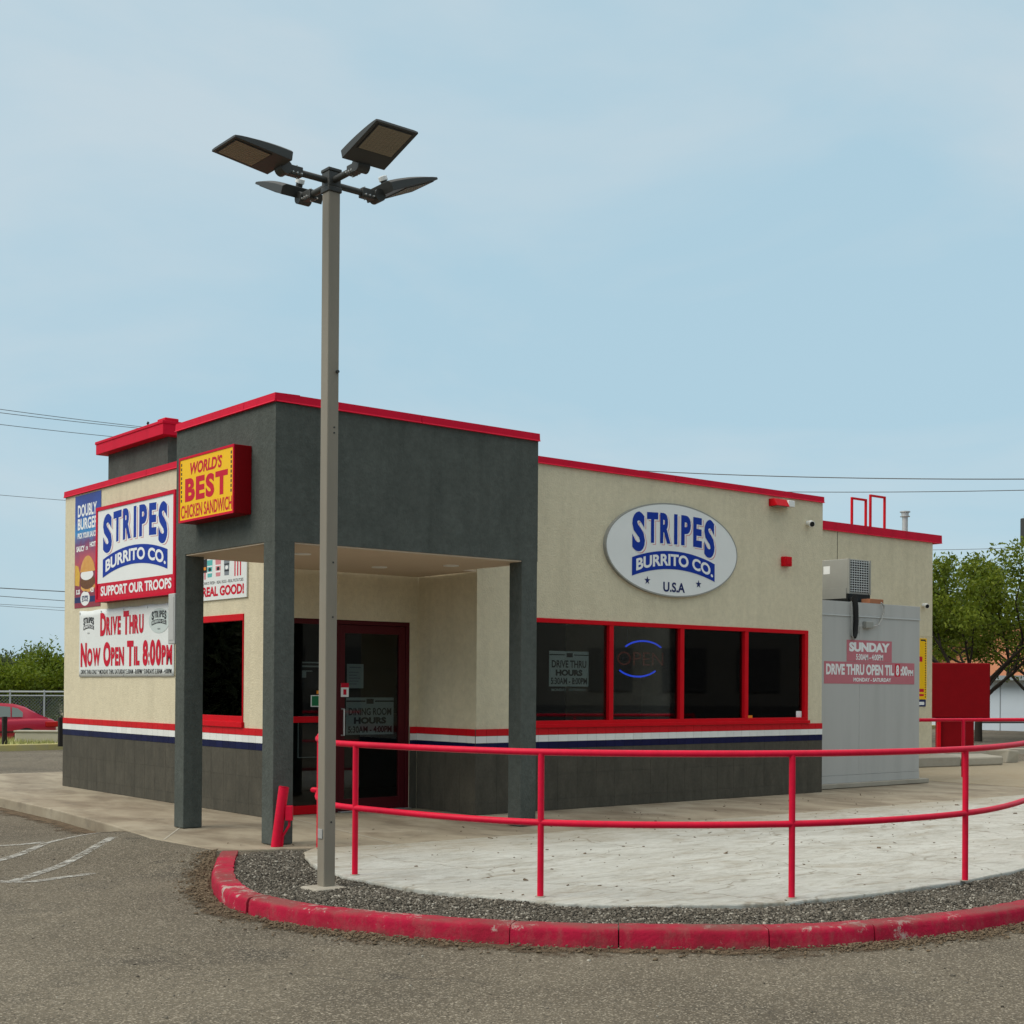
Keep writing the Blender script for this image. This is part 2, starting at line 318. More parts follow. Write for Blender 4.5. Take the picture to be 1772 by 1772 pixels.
class MB:
    def __init__(s): s.v = []; s.f = []
    def add(s, v, f):
        k = len(s.v); s.v += [tuple(map(float, p)) for p in v]; s.f += [tuple(i+k for i in q) for q in f]; return s
    def box(s, x0, x1, y0, y1, z0, z1):
        return s.add([(x0, y0, z0), (x1, y0, z0), (x1, y1, z0), (x0, y1, z0), (x0, y0, z1), (x1, y0, z1), (x1, y1, z1), (x0, y1, z1)],
                     [(0, 3, 2, 1), (4, 5, 6, 7), (0, 1, 5, 4), (1, 2, 6, 5), (2, 3, 7, 6), (3, 0, 4, 7)])
    def prism(s, poly, z0, z1):
        n = len(poly); z0f = z0 if callable(z0) else (lambda x, y: z0)
        v = [(x, y, z0f(x, y)) for x, y in poly] + [(x, y, z1) for x, y in poly]
        a = sum(poly[i][0]*poly[(i+1) % n][1]-poly[(i+1) % n][0]*poly[i][1] for i in range(n))
        f = [tuple(range(n))[::-1], tuple(range(n, 2*n))] + [(i, (i+1) % n, n+(i+1) % n, n+i) for i in range(n)]
        if a < 0: f = [q[::-1] for q in f]
        return s.add(v, f)
    def tube(s, pts, r, n=8, cap=True):
        pts = [Vector(p) for p in pts]; rs = r if isinstance(r, (list, tuple)) else [r]*len(pts); v = []; f = []
        u0 = None
        for i, p in enumerate(pts):
            d = (pts[min(i+1, len(pts)-1)]-pts[max(i-1, 0)]).normalized()
            if u0 is None: u, w_ = frame_of(d)
            else:
                u = (u0-d*u0.dot(d)); u = u.normalized() if u.length > 1e-6 else frame_of(d)[0]; w_ = u.cross(d)
            u0 = u
            for k in range(n):
                a = 2*math.pi*k/n; v.append(p+(u*math.cos(a)+w_*math.sin(a))*rs[i])
        for i in range(len(pts)-1):
            for k in range(n): f.append((i*n+k, i*n+(k+1) % n, (i+1)*n+(k+1) % n, (i+1)*n+k))
        if cap: f += [tuple(range(n))[::-1], tuple(range((len(pts)-1)*n, len(pts)*n))]
        return s.add(v, f)
    def xform(s, M):
        s.v = [tuple(M @ Vector(p)) for p in s.v]; return s
    def mesh(s, name, off=(0, 0, 0)):
        me = bpy.data.meshes.new(name); o = Vector(off); me.from_pydata([tuple(Vector(p)-o) for p in s.v], [], s.f); me.update(); return me
    def build(s, name, m, parent=None, bevel=0., smooth=False, at=None, seg=2):
        a = Vector(at) if at is not None else (WL[parent] if parent else Vector((0, 0, 0)))
        me = s.mesh(name, a); me.materials.append(MATS[m])
        bm = bmesh.new(); bm.from_mesh(me); bmesh.ops.recalc_face_normals(bm, faces=bm.faces); bm.to_mesh(me); bm.free()
        if smooth:
            me.polygons.foreach_set('use_smooth', [True]*len(me.polygons))
            if hasattr(me, 'set_sharp_from_angle'): me.set_sharp_from_angle(angle=R(40))
        o = link(name, me, parent, a)
        if bevel:
            md = o.modifiers.new('bevel', 'BEVEL'); md.width = bevel; md.segments = seg; md.limit_method = 'ANGLE'
        return o
class Pl:  # a wall plane seen from outside: u to the right, v = height z, n outwards
    def __init__(s, O, U, Nn): s.O = Vector(O); s.U = Vector(U); s.N = Vector(Nn)
    def p(s, u, v, n=0.): return s.O + s.U*u + Vector((0, 0, v)) + s.N*n
    def slab(s, mb, u0, u1, v0, v1, n0, n1):
        v = [s.p(u, vv, n) for n in (n0, n1) for u, vv in ((u0, v0), (u1, v0), (u1, v1), (u0, v1))]
        return mb.add(v, [(3, 2, 1, 0), (4, 5, 6, 7), (0, 1, 5, 4), (1, 2, 6, 5), (2, 3, 7, 6), (3, 0, 4, 7)])
    def poly(s, mb, pts, n0, n1):
        k = len(pts); v = [s.p(u, vv, n0) for u, vv in pts]+[s.p(u, vv, n1) for u, vv in pts]
        return mb.add(v, [tuple(range(k))[::-1], tuple(range(k, 2*k))]+[(i, (i+1) % k, k+(i+1) % k, k+i) for i in range(k)])
def leftwall(x): return Pl((x, 0, 0), (0, -1, 0), (-1, 0, 0))      # u = -y
def rightwall(y): return Pl((0, y, 0), (1, 0, 0), (0, -1, 0))      # u = x
_tc = {}
def glyphs(s, bold, shear=0.):
    k = (s, bold, shear)
    if k in _tc: return _tc[k]
    cu = bpy.data.curves.new('t', 'FONT'); cu.body = s; cu.size = 1; cu.offset = bold; cu.resolution_u = 4; cu.shear = shear
    o = bpy.data.objects.new('t', cu); C.objects.link(o); dg = bpy.context.evaluated_depsgraph_get(); dg.update()
    me = bpy.data.meshes.new_from_object(o.evaluated_get(dg))
    v = [(p.co.x, p.co.y) for p in me.vertices]; f = [tuple(p.vertices) for p in me.polygons]
    bpy.data.objects.remove(o); bpy.data.curves.remove(cu); bpy.data.meshes.remove(me)
    xs = [a for a, _ in v]; ys = [b_ for _, b_ in v]; x0, x1, y0, y1 = min(xs), max(xs), min(ys), max(ys)
    v = [((a-x0)/(x1-x0), (b_-y0)/max(1e-6, y1-y0)) for a, b_ in v]
    _tc[k] = (v, f, (x1-x0)/max(1e-6, y1-y0)); return _tc[k]
def text(mb, s, pl, u0, u1, v0, v1, n, bold=.02, warp=None, shear=0.):
    v, f, _ = glyphs(s, bold, shear)
    if warp: pts = [warp(a, b_) for a, b_ in v]
    else: pts = [(u0+(u1-u0)*a, v0+(v1-v0)*b_) for a, b_ in v]
    return mb.add([pl.p(a, b_, n) for a, b_ in pts], f)
def lettering(parent, s, pl, u0, u1, v0, v1, n, m, bold=.02, shear=0., warp=None, name='lettering'):
    mb = MB(); text(mb, s, pl, u0, u1, v0, v1, n, bold, warp, shear); return mb.build(name, m, parent)
def mixedcase(parent, words, pl, u0, u1, v0, v1, n, m, bold=.03, small=.74, base=None):
    """big initials, small capitals, condensed to the given box; words: list of strings, first letter large"""
    items = []
    for wi, wd in enumerate(words):
        if wi: items.append((None, .28, 0))
        for i, ch in enumerate(wd):
            big = i == 0 or ch.isdigit() or ch == ':'
            _, _, asp = glyphs(ch, bold); h = 1. if big else small
            if ch == ':': h = .5
            items.append((ch, asp*h if ch != ':' else .12, h))
    tot = sum(a for _, a, _ in items)+.07*len(items); k = (u1-u0)/tot; u = u0; mb = MB()
    for ch, a, h in items:
        if ch: text(mb, ch, pl, u, u+a*k, v0 + ((1-small)*.12*(v1-v0) if h < 1 else 0), v0+(v1-v0)*(h+(.03 if h < 1 else 0)), n, bold)
        u += (a+.07)*k
    return mb.build('lettering', m, parent)
def disc(pl, cu, cv, ru, rv, k=48): return [(cu+ru*math.cos(2*math.pi*i/k), cv+rv*math.sin(2*math.pi*i/k)) for i in range(k)]
def logo(parent, pl, cu, cv, wd, vs_, n, blue='print_blue', shadow='print_pink', ground='sign_white', plain=False):
    """arched word over a curved ribbon; cu,cv = middle of the ribbon's lower edge; wd width; vs_ vertical stretch"""
    arch = lambda x: -.115*(2*x)**2
    P_ = lambda x, y: (cu+x*wd, cv+y*wd*vs_)
    spans = [('S', -.5, -.352, 0), ('T', -.329, -.198, 0), ('R', -.174, -.047, 0), ('I', -.007, .034, 0), ('P', .08, .198, 0), ('E', .228, .336, 0), ('S', .366, .497, 0)]
    def word(dx, dy, nn, m_, bold):
        mb = MB()
        for ch, a, b_, _ in spans:
            end = ch == 'S'
            def wp(fx, fy, a=a, b_=b_, end=end):
                x = a+(b_-a)*fx; top = .672-.03*(2*x)**2; bot = .305-.03*(2*x)**2
                if end: bot = .178; top = .655 - .015*abs(2*fx-1)
                return P_(x+dx, bot+(top-bot)*fy+dy)
            text(mb, ch, pl, 0, 1, 0, 1, nn, bold, wp)
        return mb.build('lettering', m_, parent)
    if not plain:
        word(.022, -.020, n+.0008, shadow, .045); word(.014, -.013, n+.0016, ground, .045)
    word(0, 0, n+.0024, blue, .045)
    mb = MB(); k = 24; xs = [-.5+i/k for i in range(k+1)]
    v = [pl.p(*P_(x, arch(x)), n+.0026) for x in xs]+[pl.p(*P_(x, .22+arch(x)), n+.0026) for x in xs]
    mb.add(v, [(i, i+1, k+2+i, k+1+i) for i in range(k)]); mb.build('ribbon', blue, parent)
    mb = MB()
    def wp(fx, fy):
        x = -.452+.93*fx; return P_(x, .04+arch(x)+.145*fy)
    text(mb, 'BURRITO CO.', pl, 0, 1, 0, 1, n+.0034, .035, wp); mb.build('lettering', 'print_white' if not plain else ground, parent)
def star(mb, pl, cu, cv, r, n):
    pts = [(cu+(r if i % 2 == 0 else r*.4)*math.sin(math.pi*i/5), cv+(r if i % 2 == 0 else r*.4)*math.cos(math.pi*i/5)) for i in range(10)]
    return mb.add([pl.p(a, b_, n) for a, b_ in pts]+[pl.p(cu, cv, n)], [(i, (i+1) % 10, 10) for i in range(10)])

# smooth path helper (Catmull-Rom)
def spline(pts, per=10):
    P_ = [np.array(p, float) for p in pts]; o = []
    P_ = [2*P_[0]-P_[1]]+P_+[2*P_[-1]-P_[-2]]
    for i in range(1, len(P_)-2):
        for k in range(per):
            s = k/per; a, b_, c_, d = P_[i-1:i+3]
            o.append(.5*((2*b_)+(-a+c_)*s+(2*a-5*b_+4*c_-d)*s*s+(-a+3*b_-3*c_+d)*s**3))
    o.append(P_[-2]); return np.array(o)
def resample(path, step):
    d = np.r_[0, np.cumsum(np.linalg.norm(np.diff(path, axis=0), axis=1))]; n = max(2, int(d[-1]/step)); s = np.linspace(0, d[-1], n+1)
    return np.stack([np.interp(s, d, path[:, i]) for i in range(path.shape[1])], 1), s
def normals2(p):
    tg = np.gradient(p, axis=0); tg /= np.linalg.norm(tg, axis=1)[:, None]; return np.stack([-tg[:, 1], tg[:, 0]], 1)

# ================================================================== SETTING
def sstep(x): x = np.clip(x, 0, 1); return x*x*(3-2*x)
RA, RB = np.array([-1.88, .55]), np.array([-1.80, -1.30])
def lot_h(x, y):
    x = np.asarray(x, float); y = np.asarray(y, float); d = RB-RA
    s = np.clip(((x-RA[0])*d[0]+(y-RA[1])*d[1])/(d@d), 0, 1); q = np.hypot(x-RA[0]-s*d[0], y-RA[1]-s*d[1])
    base = -.12 + .010*np.sin(x*.9+1.3)*np.sin(y*.7) * np.clip((np.hypot(x, y)-2)/6, 0, 1)
    return base + (-.006-base)*(1-sstep(q/1.25))
def grid_obj(name, xs, ys, hf, m, kind='structure'):
    X, Y = np.meshgrid(xs, ys); Z = hf(X, Y); nx, ny = len(xs), len(ys)
    co = np.stack([X, Y, Z], -1).reshape(-1, 3); i = np.arange(nx*ny).reshape(ny, nx)
    f = np.stack([i[:-1, :-1], i[:-1, 1:], i[1:, 1:], i[1:, :-1]], -1).reshape(-1, 4)
    me = bpy.data.meshes.new(name); me.from_pydata(co.tolist(), [], f.tolist()); me.materials.append(MATS[m])
    me.polygons.foreach_set('use_smooth', [True]*len(me.polygons)); o = link(name, me); o['kind'] = kind; return o
def seq(*a):
    o = []
    for lo, hi, st in a: o += list(np.arange(lo, hi, st))
    return np.array(o+[a[-1][1]])
grid_obj('parking_lot', seq((-60, -10, 5), (-10, -5, .5), (-5, 1, .1), (1, 10, .5), (10, 60, 5)), seq((-60, -10, 5), (-10, -4, .5), (-4, 3, .1), (3, 20, .7)), lot_h, 'asphalt')
grid_obj('ground', seq((-900, -100, 100), (-100, 100, 10), (100, 900, 100)), seq((-900, -100, 100), (-100, 100, 10), (100, 900, 100)), lambda x, y: -.62+0*x, 'dirt')
# verge beyond the lot: far kerb, grass, the lower street behind
mb = MB().box(-60, 60, 20.0, 20.22, -.3, .02); tag(mb.build('far_kerb', 'curb_yellow', None, .02), kind='structure')
mb = MB().add([(-60, 20.22, -.01), (60, 20.22, -.01), (60, 23.4, .0), (-60, 23.4, .0), (60, 25.2, -.52), (-60, 25.2, -.52)], [(0, 1, 2, 3), (3, 2, 4, 5)])
tag(mb.build('verge', 'dry_grass'), kind='structure')
mb = MB().box(-60, 60, 25.0, 33.5, -.8, -.53); tag(mb.build('side_street', 'street'), kind='structure')
# far-right concrete court beyond the lot stays part of the lot

walk = [(-1.30, 10.0), (-1.40, 6.5), (-1.42, 5.2), (-1.49, 3.2), (-1.68, 1.15), (-1.86, -.06), (-1.80, -1.28), (-1.06, -1.60), (-.4, -1.78), (.6, -1.83), (3.0, -1.86), (11.5, -1.88), (11.5, 10.2)]
mb = MB().prism(walk, -.3, 0.); tag(mb.build('walkway', 'walk_concrete', None, .012), kind='structure')
edge = spline([(-1.05, -1.64), (-1.372, -2.06), (-1.673, -2.777), (-1.793, -3.397), (-1.76, -4.151), (-1.397, -5.201), (-1.10, -5.62), (-.546, -6.018), (.116, -6.261), (1.312, -6.362), (2.912, -6.209), (4.6, -5.6), (6.6, -4.6), (9.2, -3.5), (14, -2.4), (22, -1.8)], 6)
patio = [tuple(p) for p in edge] + [(22, 2.95), (11.54, 2.95), (11.54, -1.92), (3.0, -1.90), (.6, -1.87), (-.4, -1.82)]
rr = np.random.default_rng(3)
patio = [(x+rr.normal(0, .008) if i < len(edge) else x, y+rr.normal(0, .008) if i < len(edge) else y) for i, (x, y) in enumerate(patio)]
mb = MB().prism(patio, -.3, .004); tag(mb.build('patio', 'patio_concrete', None, .012), kind='structure')
# red kerb: separate cast lengths
kp0 = spline([(-1.80, -1.36), (-2.09, -1.86), (-2.36, -2.34), (-2.66, -2.97), (-2.88, -3.72), (-2.82, -4.50), (-2.515, -5.211), (-2.139, -5.806), (-1.70, -6.285), (-.989, -6.867), (-.316, -7.144), (1.062, -7.305), (3, -7.1), (5, -6.45), (7.1, -5.5), (9.6, -4.4), (14.2, -3.3), (22, -2.7)], 12)
kp, ks = resample(kp0, .06); kn = normals2(kp)
kerb = thing('kerb', None, None, (-2.6, -4, -.12), kind='structure')
cuts = [0.0] + [float(ks[np.argmin(np.hypot(kp[:, 0]-onz(*q)[0], kp[:, 1]-onz(*q)[1]))]) for q in ((424, 1553), (515, 1575), (885, 1601), (1070, 1607), (1335, 1609), (1520, 1600))]
while cuts[-1] < ks[-1]-2: cuts.append(cuts[-1]+1.75)
cuts.append(float(ks[-1]))
prof = [(-.022, -.34), (-.008, -.035), (.002, -.013), (.014, -.003), (.032, 0), (.152, .002), (.158, -.34)]
for a, b_ in zip(cuts[:-1], cuts[1:]):
    sel = np.where((ks > a+.004) & (ks < b_-.004))[0]
    s_ = np.r_[a+.004, ks[sel], b_-.004]; px = np.interp(s_, ks, kp[:, 0]); py = np.interp(s_, ks, kp[:, 1]); nx = np.interp(s_, ks, kn[:, 0]); ny = np.interp(s_, ks, kn[:, 1])
    dz = rr.normal(0, .004); do = rr.normal(0, .004); k = len(prof); v = []; f = []
    for i in range(len(s_)):
        wob = rr.normal(0, .0035)
        for o_, z in prof: v.append((px[i]+nx[i]*(o_+do+wob), py[i]+ny[i]*(o_+do+wob), z+(dz+rr.normal(0, .0012) if z > -.1 else 0)))
    for i in range(len(s_)-1):
        for j in range(k-1): f.append((i*k+j, i*k+j+1, (i+1)*k+j+1, (i+1)*k+j))
    f += [tuple(range(k))[::-1], tuple(range((len(s_)-1)*k, len(s_)*k))]
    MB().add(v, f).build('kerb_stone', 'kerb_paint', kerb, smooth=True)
# gravel bed and its stones
ki = kp+kn*.14
gpoly = np.vstack([ki[ki[:, 0] < 9.5], edge[(edge[:, 0] < 9.5)][::-1], [[-1.10, -1.60], [-1.74, -1.31]]])
mb = MB().prism([tuple(p) for p in gpoly], -.34, -.035); tag(mb.build('planting_bed', 'gravel_bed'), kind='structure')
def inpoly(pts, poly):
    x, y = pts[:, 0], pts[:, 1]; r = np.zeros(len(pts), bool); n = len(poly)
    for i in range(n):
        x1_, y1_ = poly[i]; x2_, y2_ = poly[(i+1) % n]
        if y1_ == y2_: continue
        c_ = ((y1_ > y) != (y2_ > y)) & (x < (x2_-x1_)*(y-y1_)/(y2_-y1_)+x1_); r ^= c_
    return r
OCT = np.array([(1, 0, 0), (-1, 0, 0), (0, 1, 0), (0, -1, 0), (0, 0, 1), (0, 0, -1)], float)
CUB = np.array([(-1, -1, -.8), (1, -.8, -1), (.9, 1, -.8), (-1, .8, -1), (-.7, -.8, .8), (.8, -.6, .7), (.6, .7, .9), (-.8, .6, .7)], float)
CF = np.array([(0, 3, 2, 1), (4, 5, 6, 7), (0, 1, 5, 4), (1, 2, 6, 5), (2, 3, 7, 6), (3, 0, 4, 7)])
def stones(name, pts, size, m, flat=.65, label=None, cat=None):
    n = len(pts); a = rng.uniform(0, 6.28, n); sc = size[:, None, None]*rng.uniform(.65, 1.25, (n, 1, 3)); v = (CUB[None]+rng.normal(0, .18, (n, 8, 3)))*.5*sc
    v[..., 2] *= flat
    tl = rng.uniform(-.6, .6, (n, 1)); y_, z_ = v[..., 1]*np.cos(tl)-v[..., 2]*np.sin(tl), v[..., 1]*np.sin(tl)+v[..., 2]*np.cos(tl); v[..., 1] = y_; v[..., 2] = z_
    ca, sa = np.cos(a)[:, None], np.sin(a)[:, None]; x_, y_ = v[..., 0]*ca-v[..., 1]*sa, v[..., 0]*sa+v[..., 1]*ca; v[..., 0] = x_; v[..., 1] = y_
    v += pts[:, None, :]; co = v.reshape(-1, 3); f = (CF[None]+8*np.arange(n)[:, None, None]).reshape(-1)
    me = bpy.data.meshes.new(name); me.vertices.add(len(co)); me.vertices.foreach_set('co', co.ravel()); me.loops.add(len(f)); me.loops.foreach_set('vertex_index', f.astype(np.int32))
    me.polygons.add(len(f)//4); me.polygons.foreach_set('loop_start', np.arange(0, len(f), 4, dtype=np.int32)); me.update(calc_edges=True); me.validate()
    me.materials.append(MATS[m]); o = link(name, me); return tag(o, label, cat, kind='stuff')
q = rng.uniform((-3, -7.4), (3.6, -1.2), (230000, 2)); q = q[inpoly(q, gpoly)]
stones('gravel', np.c_[q, -.030+rng.uniform(0, .012, len(q))+.012*np.sin(q[:, 0]*5)*np.sin(q[:, 1]*4)], rng.choice([.010, .013, .017, .024], len(q), p=[.36, .40, .20, .04]), 'gravel', label='grey crushed gravel between the red kerb and the patio', cat='gravel')
# litter and loose stones along the kerb foot and on the lot
n_ = 11000; si = rng.uniform(0, 17, n_)*1.0; off = -np.abs(rng.normal(0, .10, n_))-.03
den = .35+.65*(np.sin(si*1.9)+np.sin(si*.7+1) > -.3); kpx = rng.uniform(0, 1, n_) < den; si, off = si[kpx], off[kpx]
px = np.interp(si, ks, kp[:, 0])+np.interp(si, ks, kn[:, 0])*off; py = np.interp(si, ks, kp[:, 1])+np.interp(si, ks, kn[:, 1])*off
stones('leaf_litter', np.c_[px, py, lot_h(px, py)+.008+.022*np.exp(off/.07)], rng.choice([.008, .013, .019, .028], len(px), p=[.45, .35, .16, .04]), 'litter_brown', .35, 'brown dry leaf litter gathered along the foot of the red kerb', 'litter')
q = rng.uniform((-9, -11), (3, 1), (2600, 2)); ok = ~inpoly(q, np.vstack([kp, [[22, 3], [-1.8, 3]]])) & (q[:, 0]+q[:, 1] < 12)
q = q[ok & ((q[:, 0] < -1.9) | (q[:, 1] < -7.4))]
stones('loose_stones', np.c_[q, lot_h(q[:, 0], q[:, 1])+.002], rng.choice([.006, .009, .013, .02], len(q), p=[.5, .3, .15, .05]), 'gravel', label='loose specks of gravel scattered over the parking lot asphalt', cat='gravel')
# silt washed along the kerb foot
m, tt, b, g = surface_nodes('silt'); at = N(tt, 'ShaderNodeAttribute', attribute_name='fade'); b.inputs['Roughness'].default_value = 1; b.inputs['Specular IOR Level'].default_value = .1
tt.links.new(tmix(tt, (.17, .125, .08), (.085, .062, .042), tramp(tt, tnoise(tt, g.outputs['Position'], 14, 8, .75), .38, .62)), b.inputs['Base Color'])
tp = N(tt, 'ShaderNodeBsdfTransparent'); ms = N(tt, 'ShaderNodeMixShader'); tt.links.new(tramp(tt, tmath(tt, 'ADD', at.outputs['Fac'], tmath(tt, 'MULTIPLY', tmath(tt, 'SUBTRACT', tnoise(tt, g.outputs['Position'], 3.5, 9, .75), .5), 1.9)), .35, .62), ms.inputs[0])
tt.links.new(tp.outputs[0], ms.inputs[1]); tt.links.new(b.outputs[0], ms.inputs[2]); tt.links.new(ms.outputs[0], tt.nodes['Material Output'].inputs[0]); tbump(tt, b, tnoise(tt, g.outputs['Position'], 45, 6, .7), .8, .01)
def silt(path, nrm, offs, hf):
    v = []; fd = []; k = len(offs); n = len(path)
    for i in range(n):
        for o_, f_ in offs: x, y = path[i, 0]+nrm[i, 0]*o_, path[i, 1]+nrm[i, 1]*o_; v.append((x, y, float(hf(x, y))+.0045)); fd.append(f_*min(1, i/6, (n-1-i)/6))
    o_ = MB().add(v, [(i*k+j, i*k+j+1, (i+1)*k+j+1, (i+1)*k+j) for i in range(n-1) for j in range(k-1)]).build('silt', 'silt'); a_ = o_.data.attributes.new('fade', 'FLOAT', 'POINT'); a_.data.foreach_set('value', fd); tag(o_, kind='structure')
sel = ks < 16; silt(kp[sel], kn[sel], [(0.0, .85), (-.06, .72), (-.16, .42), (-.34, .14), (-.62, -.2)], lot_h)
wl, _ = resample(np.array([(-1.42, 9.5), (-1.44, 5.2), (-1.50, 3.2), (-1.69, 1.15), (-1.80, .45)]), .08); silt(wl, normals2(wl), [(.0, 1.1), (-.08, .8), (-.25, .35), (-.5, 0)], lot_h)
q = rng.uniform((-1.6, -6.2), (9, -.4), (420, 2)); q = q[inpoly(q, np.array(patio)) | (q[:, 1] > -1.8)]; q = q[(q[:, 1] < -.1)]
stones('patio_grit', np.c_[q, np.full(len(q), .007)], rng.choice([.010, .016, .026, .045], len(q), p=[.45, .33, .18, .04]), 'litter_brown', .25, 'specks of grit and dry leaf on the pale patio', 'litter')
# painted parking lines
def paint(pts, wd):
    pts = np.array([onz(u, v, -.112)[:2] for u, v in pts]); p, _ = resample(pts, .08); n = normals2(p); v = []
    for s in (-1, 1):
        e = p+n*s*wd/2; v.append(np.c_[e, lot_h(e[:, 0], e[:, 1])+.005])
    k = len(p); tag(MB().add(np.vstack(v), [(i, i+1, k+i+1, k+i) for i in range(k-1)]).build('painted_line', 'line_paint'), kind='structure')
paint([(-60, 1461.5), (74, 1464.5)], .10); paint([(-120, 1519), (80, 1466), (205, 1454)], .10); paint([(22, 1525), (196, 1467)], .10); paint([(-80, 1521), (40, 1527), (160, 1511)], .10)

# ================================================================== BUILDING
D, X1, X2, YL, ZP, ZPR = 1.15, 2.05, 8.16, 6.93, 4.17, 4.14
B = thing('restaurant_building', 'beige stucco restaurant with grey corner portico, red coping and striped tile band', 'restaurant', (0, 0, 0))
def wall_grid(name, pl, us, vs_, holes, th, m):
    mb = MB()
    for i in range(len(us)-1):
        for j in range(len(vs_)-1):
            if (i, j) not in holes: pl.slab(mb, us[i], us[i+1], vs_[j], vs_[j+1], -th, 0)
    return mb.build(name, m, B)
WX0, WX1, WZ0, WZ1 = 2.82, 7.85, 1.0, 2.255
CH = .085   # coping height
R0 = rightwall(0); L0 = leftwall(0); DW = rightwall(D); RW = leftwall(X1)
wall_grid('wall', R0, [X1, WX0, WX1, X2], [.001, WZ0, WZ1, ZPR-CH], {(1, 1)}, .2, 'stucco_beige')
LWY0, LWY1, LWZ0, LWZ1 = 2.85, 1.615, 1.02, 2.25
wall_grid('wall', L0, [-YL, -LWY0, -LWY1, -D], [.001, LWZ0, LWZ1, ZP-CH], {(1, 1)}, .2, 'stucco_beige')
DX0, DX1, DZ = .22, 1.94, 2.20
wall_grid('wall', DW, [.2, DX0, DX1, X1-.001], [.001, DZ, 3.9], {(1, 0)}, .2, 'stucco_beige')
mb = MB().box(X1, X1+.2, .2, D+.2, .001, 3.9); mb.build('wall', 'stucco_beige', B)
# back and side walls, roof deck, rear wing
WY, WXR, WZT = 3.4, float(ony(1614, 940, 3.4)[0]), float(ony(1628, 927, 3.4)[2])
MB().box(.2, X2, YL-.2, YL, .001, ZP-CH).build('wall', 'stucco_beige', B)
MB().box(X2-.2, X2, .2, WY, .001, ZPR-CH).build('wall', 'stucco_beige', B)
MB().box(.2, X2-.2, D+.2, YL-.2, 3.78, 3.9).build('roof', 'concrete', B)
MB().box(X1+.2, X2-.2, .2, D+.2, 3.78, 3.9).build('roof', 'concrete', B)
rw = MB().box(X2, WXR, WY, WY+.2, .001, WZT-.16).box(WXR-.2, WXR, WY+.2, YL, .001, WZT-.16).box(X2, WXR-.2, YL-.2, YL-.001, .001, WZT-.16).box(X2-.2, X2-.001, WY, YL-.201, ZPR-.1, WZT-.16)
rw.build('rear_wing_wall', 'stucco_beige', B)
MB().box(X2, WXR-.2, WY+.2, YL-.2, 4.0, 4.12).build('roof', 'concrete', B)
jz = float(ony(1602, 1101, WY)[2])
MB().box(X2+3.0, WXR+.004, WY-.006, WY, jz-.008, jz+.008).build('wall_joint', 'stucco_beige', B)
mb = MB(); ux = float(ony(1449, 950, WY)[0]); mb.box(ux-.006, ux+.006, WY-.003, WY, 2.8, WZT-.17).build('wall_joint', 'grout', B)
# interior
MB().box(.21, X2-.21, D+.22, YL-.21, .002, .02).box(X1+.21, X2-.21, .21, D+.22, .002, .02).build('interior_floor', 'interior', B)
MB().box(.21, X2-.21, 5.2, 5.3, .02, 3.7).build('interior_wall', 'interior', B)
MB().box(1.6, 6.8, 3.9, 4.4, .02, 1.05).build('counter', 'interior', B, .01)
# coping: separate lengths
def coping(pl, u0, u1, ztop, h, n0, proud, cuts_=()):
    e = [u0, *cuts_, u1]
    for a, b_ in zip(e[:-1], e[1:]):
        mb = MB(); g_ = .003 if len(e) > 2 else 0
        v = [pl.p(u, z, n) for u in (a+g_, b_-g_) for n, z in ((n0, ztop-h), (proud+.012, ztop-h), (proud, ztop-h+.014), (proud-.004, ztop), (n0, ztop+.006))]
        mb.add(v, [(0, 1, 2, 3, 4), (9, 8, 7, 6, 5)]+[(i, (i+1) % 5, 5+(i+1) % 5, 5+i) for i in range(5)]); mb.build('coping', 'red_metal', B)
coping(R0, 1.86, X2+.015, ZPR, CH, -.3, .02, (5.2,))
coping(L0, -YL-.02, -.5, ZP, CH, -.3, .02, (-4.2,))
# the thin end of the right coping
PA, PB, PC, PY, PZ, PS = -1.25, -1.29, 1.85, .73, 4.09, 2.755
# portico box walls (hollow) and soffit
mb = MB(); cw = .21
mb.box(PA, PA+cw, PB, PY, PS, PZ-.08).box(PA+cw, PC, PB, PB+cw, PS, PZ-.08).box(PC-cw, PC, PB+cw, -.001, PS, PZ-.08).box(PA+cw, -.001, PY-cw, PY, PS, PZ-.08)
mb.build('portico_fascia', 'stucco_grey', B)
MB().box(PA+cw, PC-cw, PB+cw, PY-cw, 3.7, 3.8).build('roof', 'concrete', B)
mb = MB().box(PA+.012, PC-.012, PB+.012, -.002, PS-.014, PS-.001).box(PA+.012, -.021, -.002, PY-.012, PS-.014, PS-.001).box(-.021, X1-.016, -.002, D-.016, PS-.014, PS-.001)
mb.build('soffit', 'soffit', B)
for (lx, ly) in ((.9, .25), (1.35, -.45), (-.5, -.5)):
    MB().tube([(lx, ly, PS-.024), (lx, ly, PS-.0142)], .085, 20).build('downlight', 'white_paint', B, smooth=True)
for (x0, y0) in ((PA, PY-cw), (PA, PB), (PC-cw, PB)):
    MB().box(x0+.001, x0+cw-.001, y0+.001, y0+cw-.001, .005, PS+.25).build('column', 'stucco_grey', B, .008)
PLl = leftwall(PA); PLr = rightwall(PB)
coping(PLl, -PY, -PB+.02, PZ, .08, -.24, .02, (-float(onx(425, 697, PA)[1]),))
coping(PLr, PA-.005, PC+.012, PZ, .08, -.24, .019, (.35,))
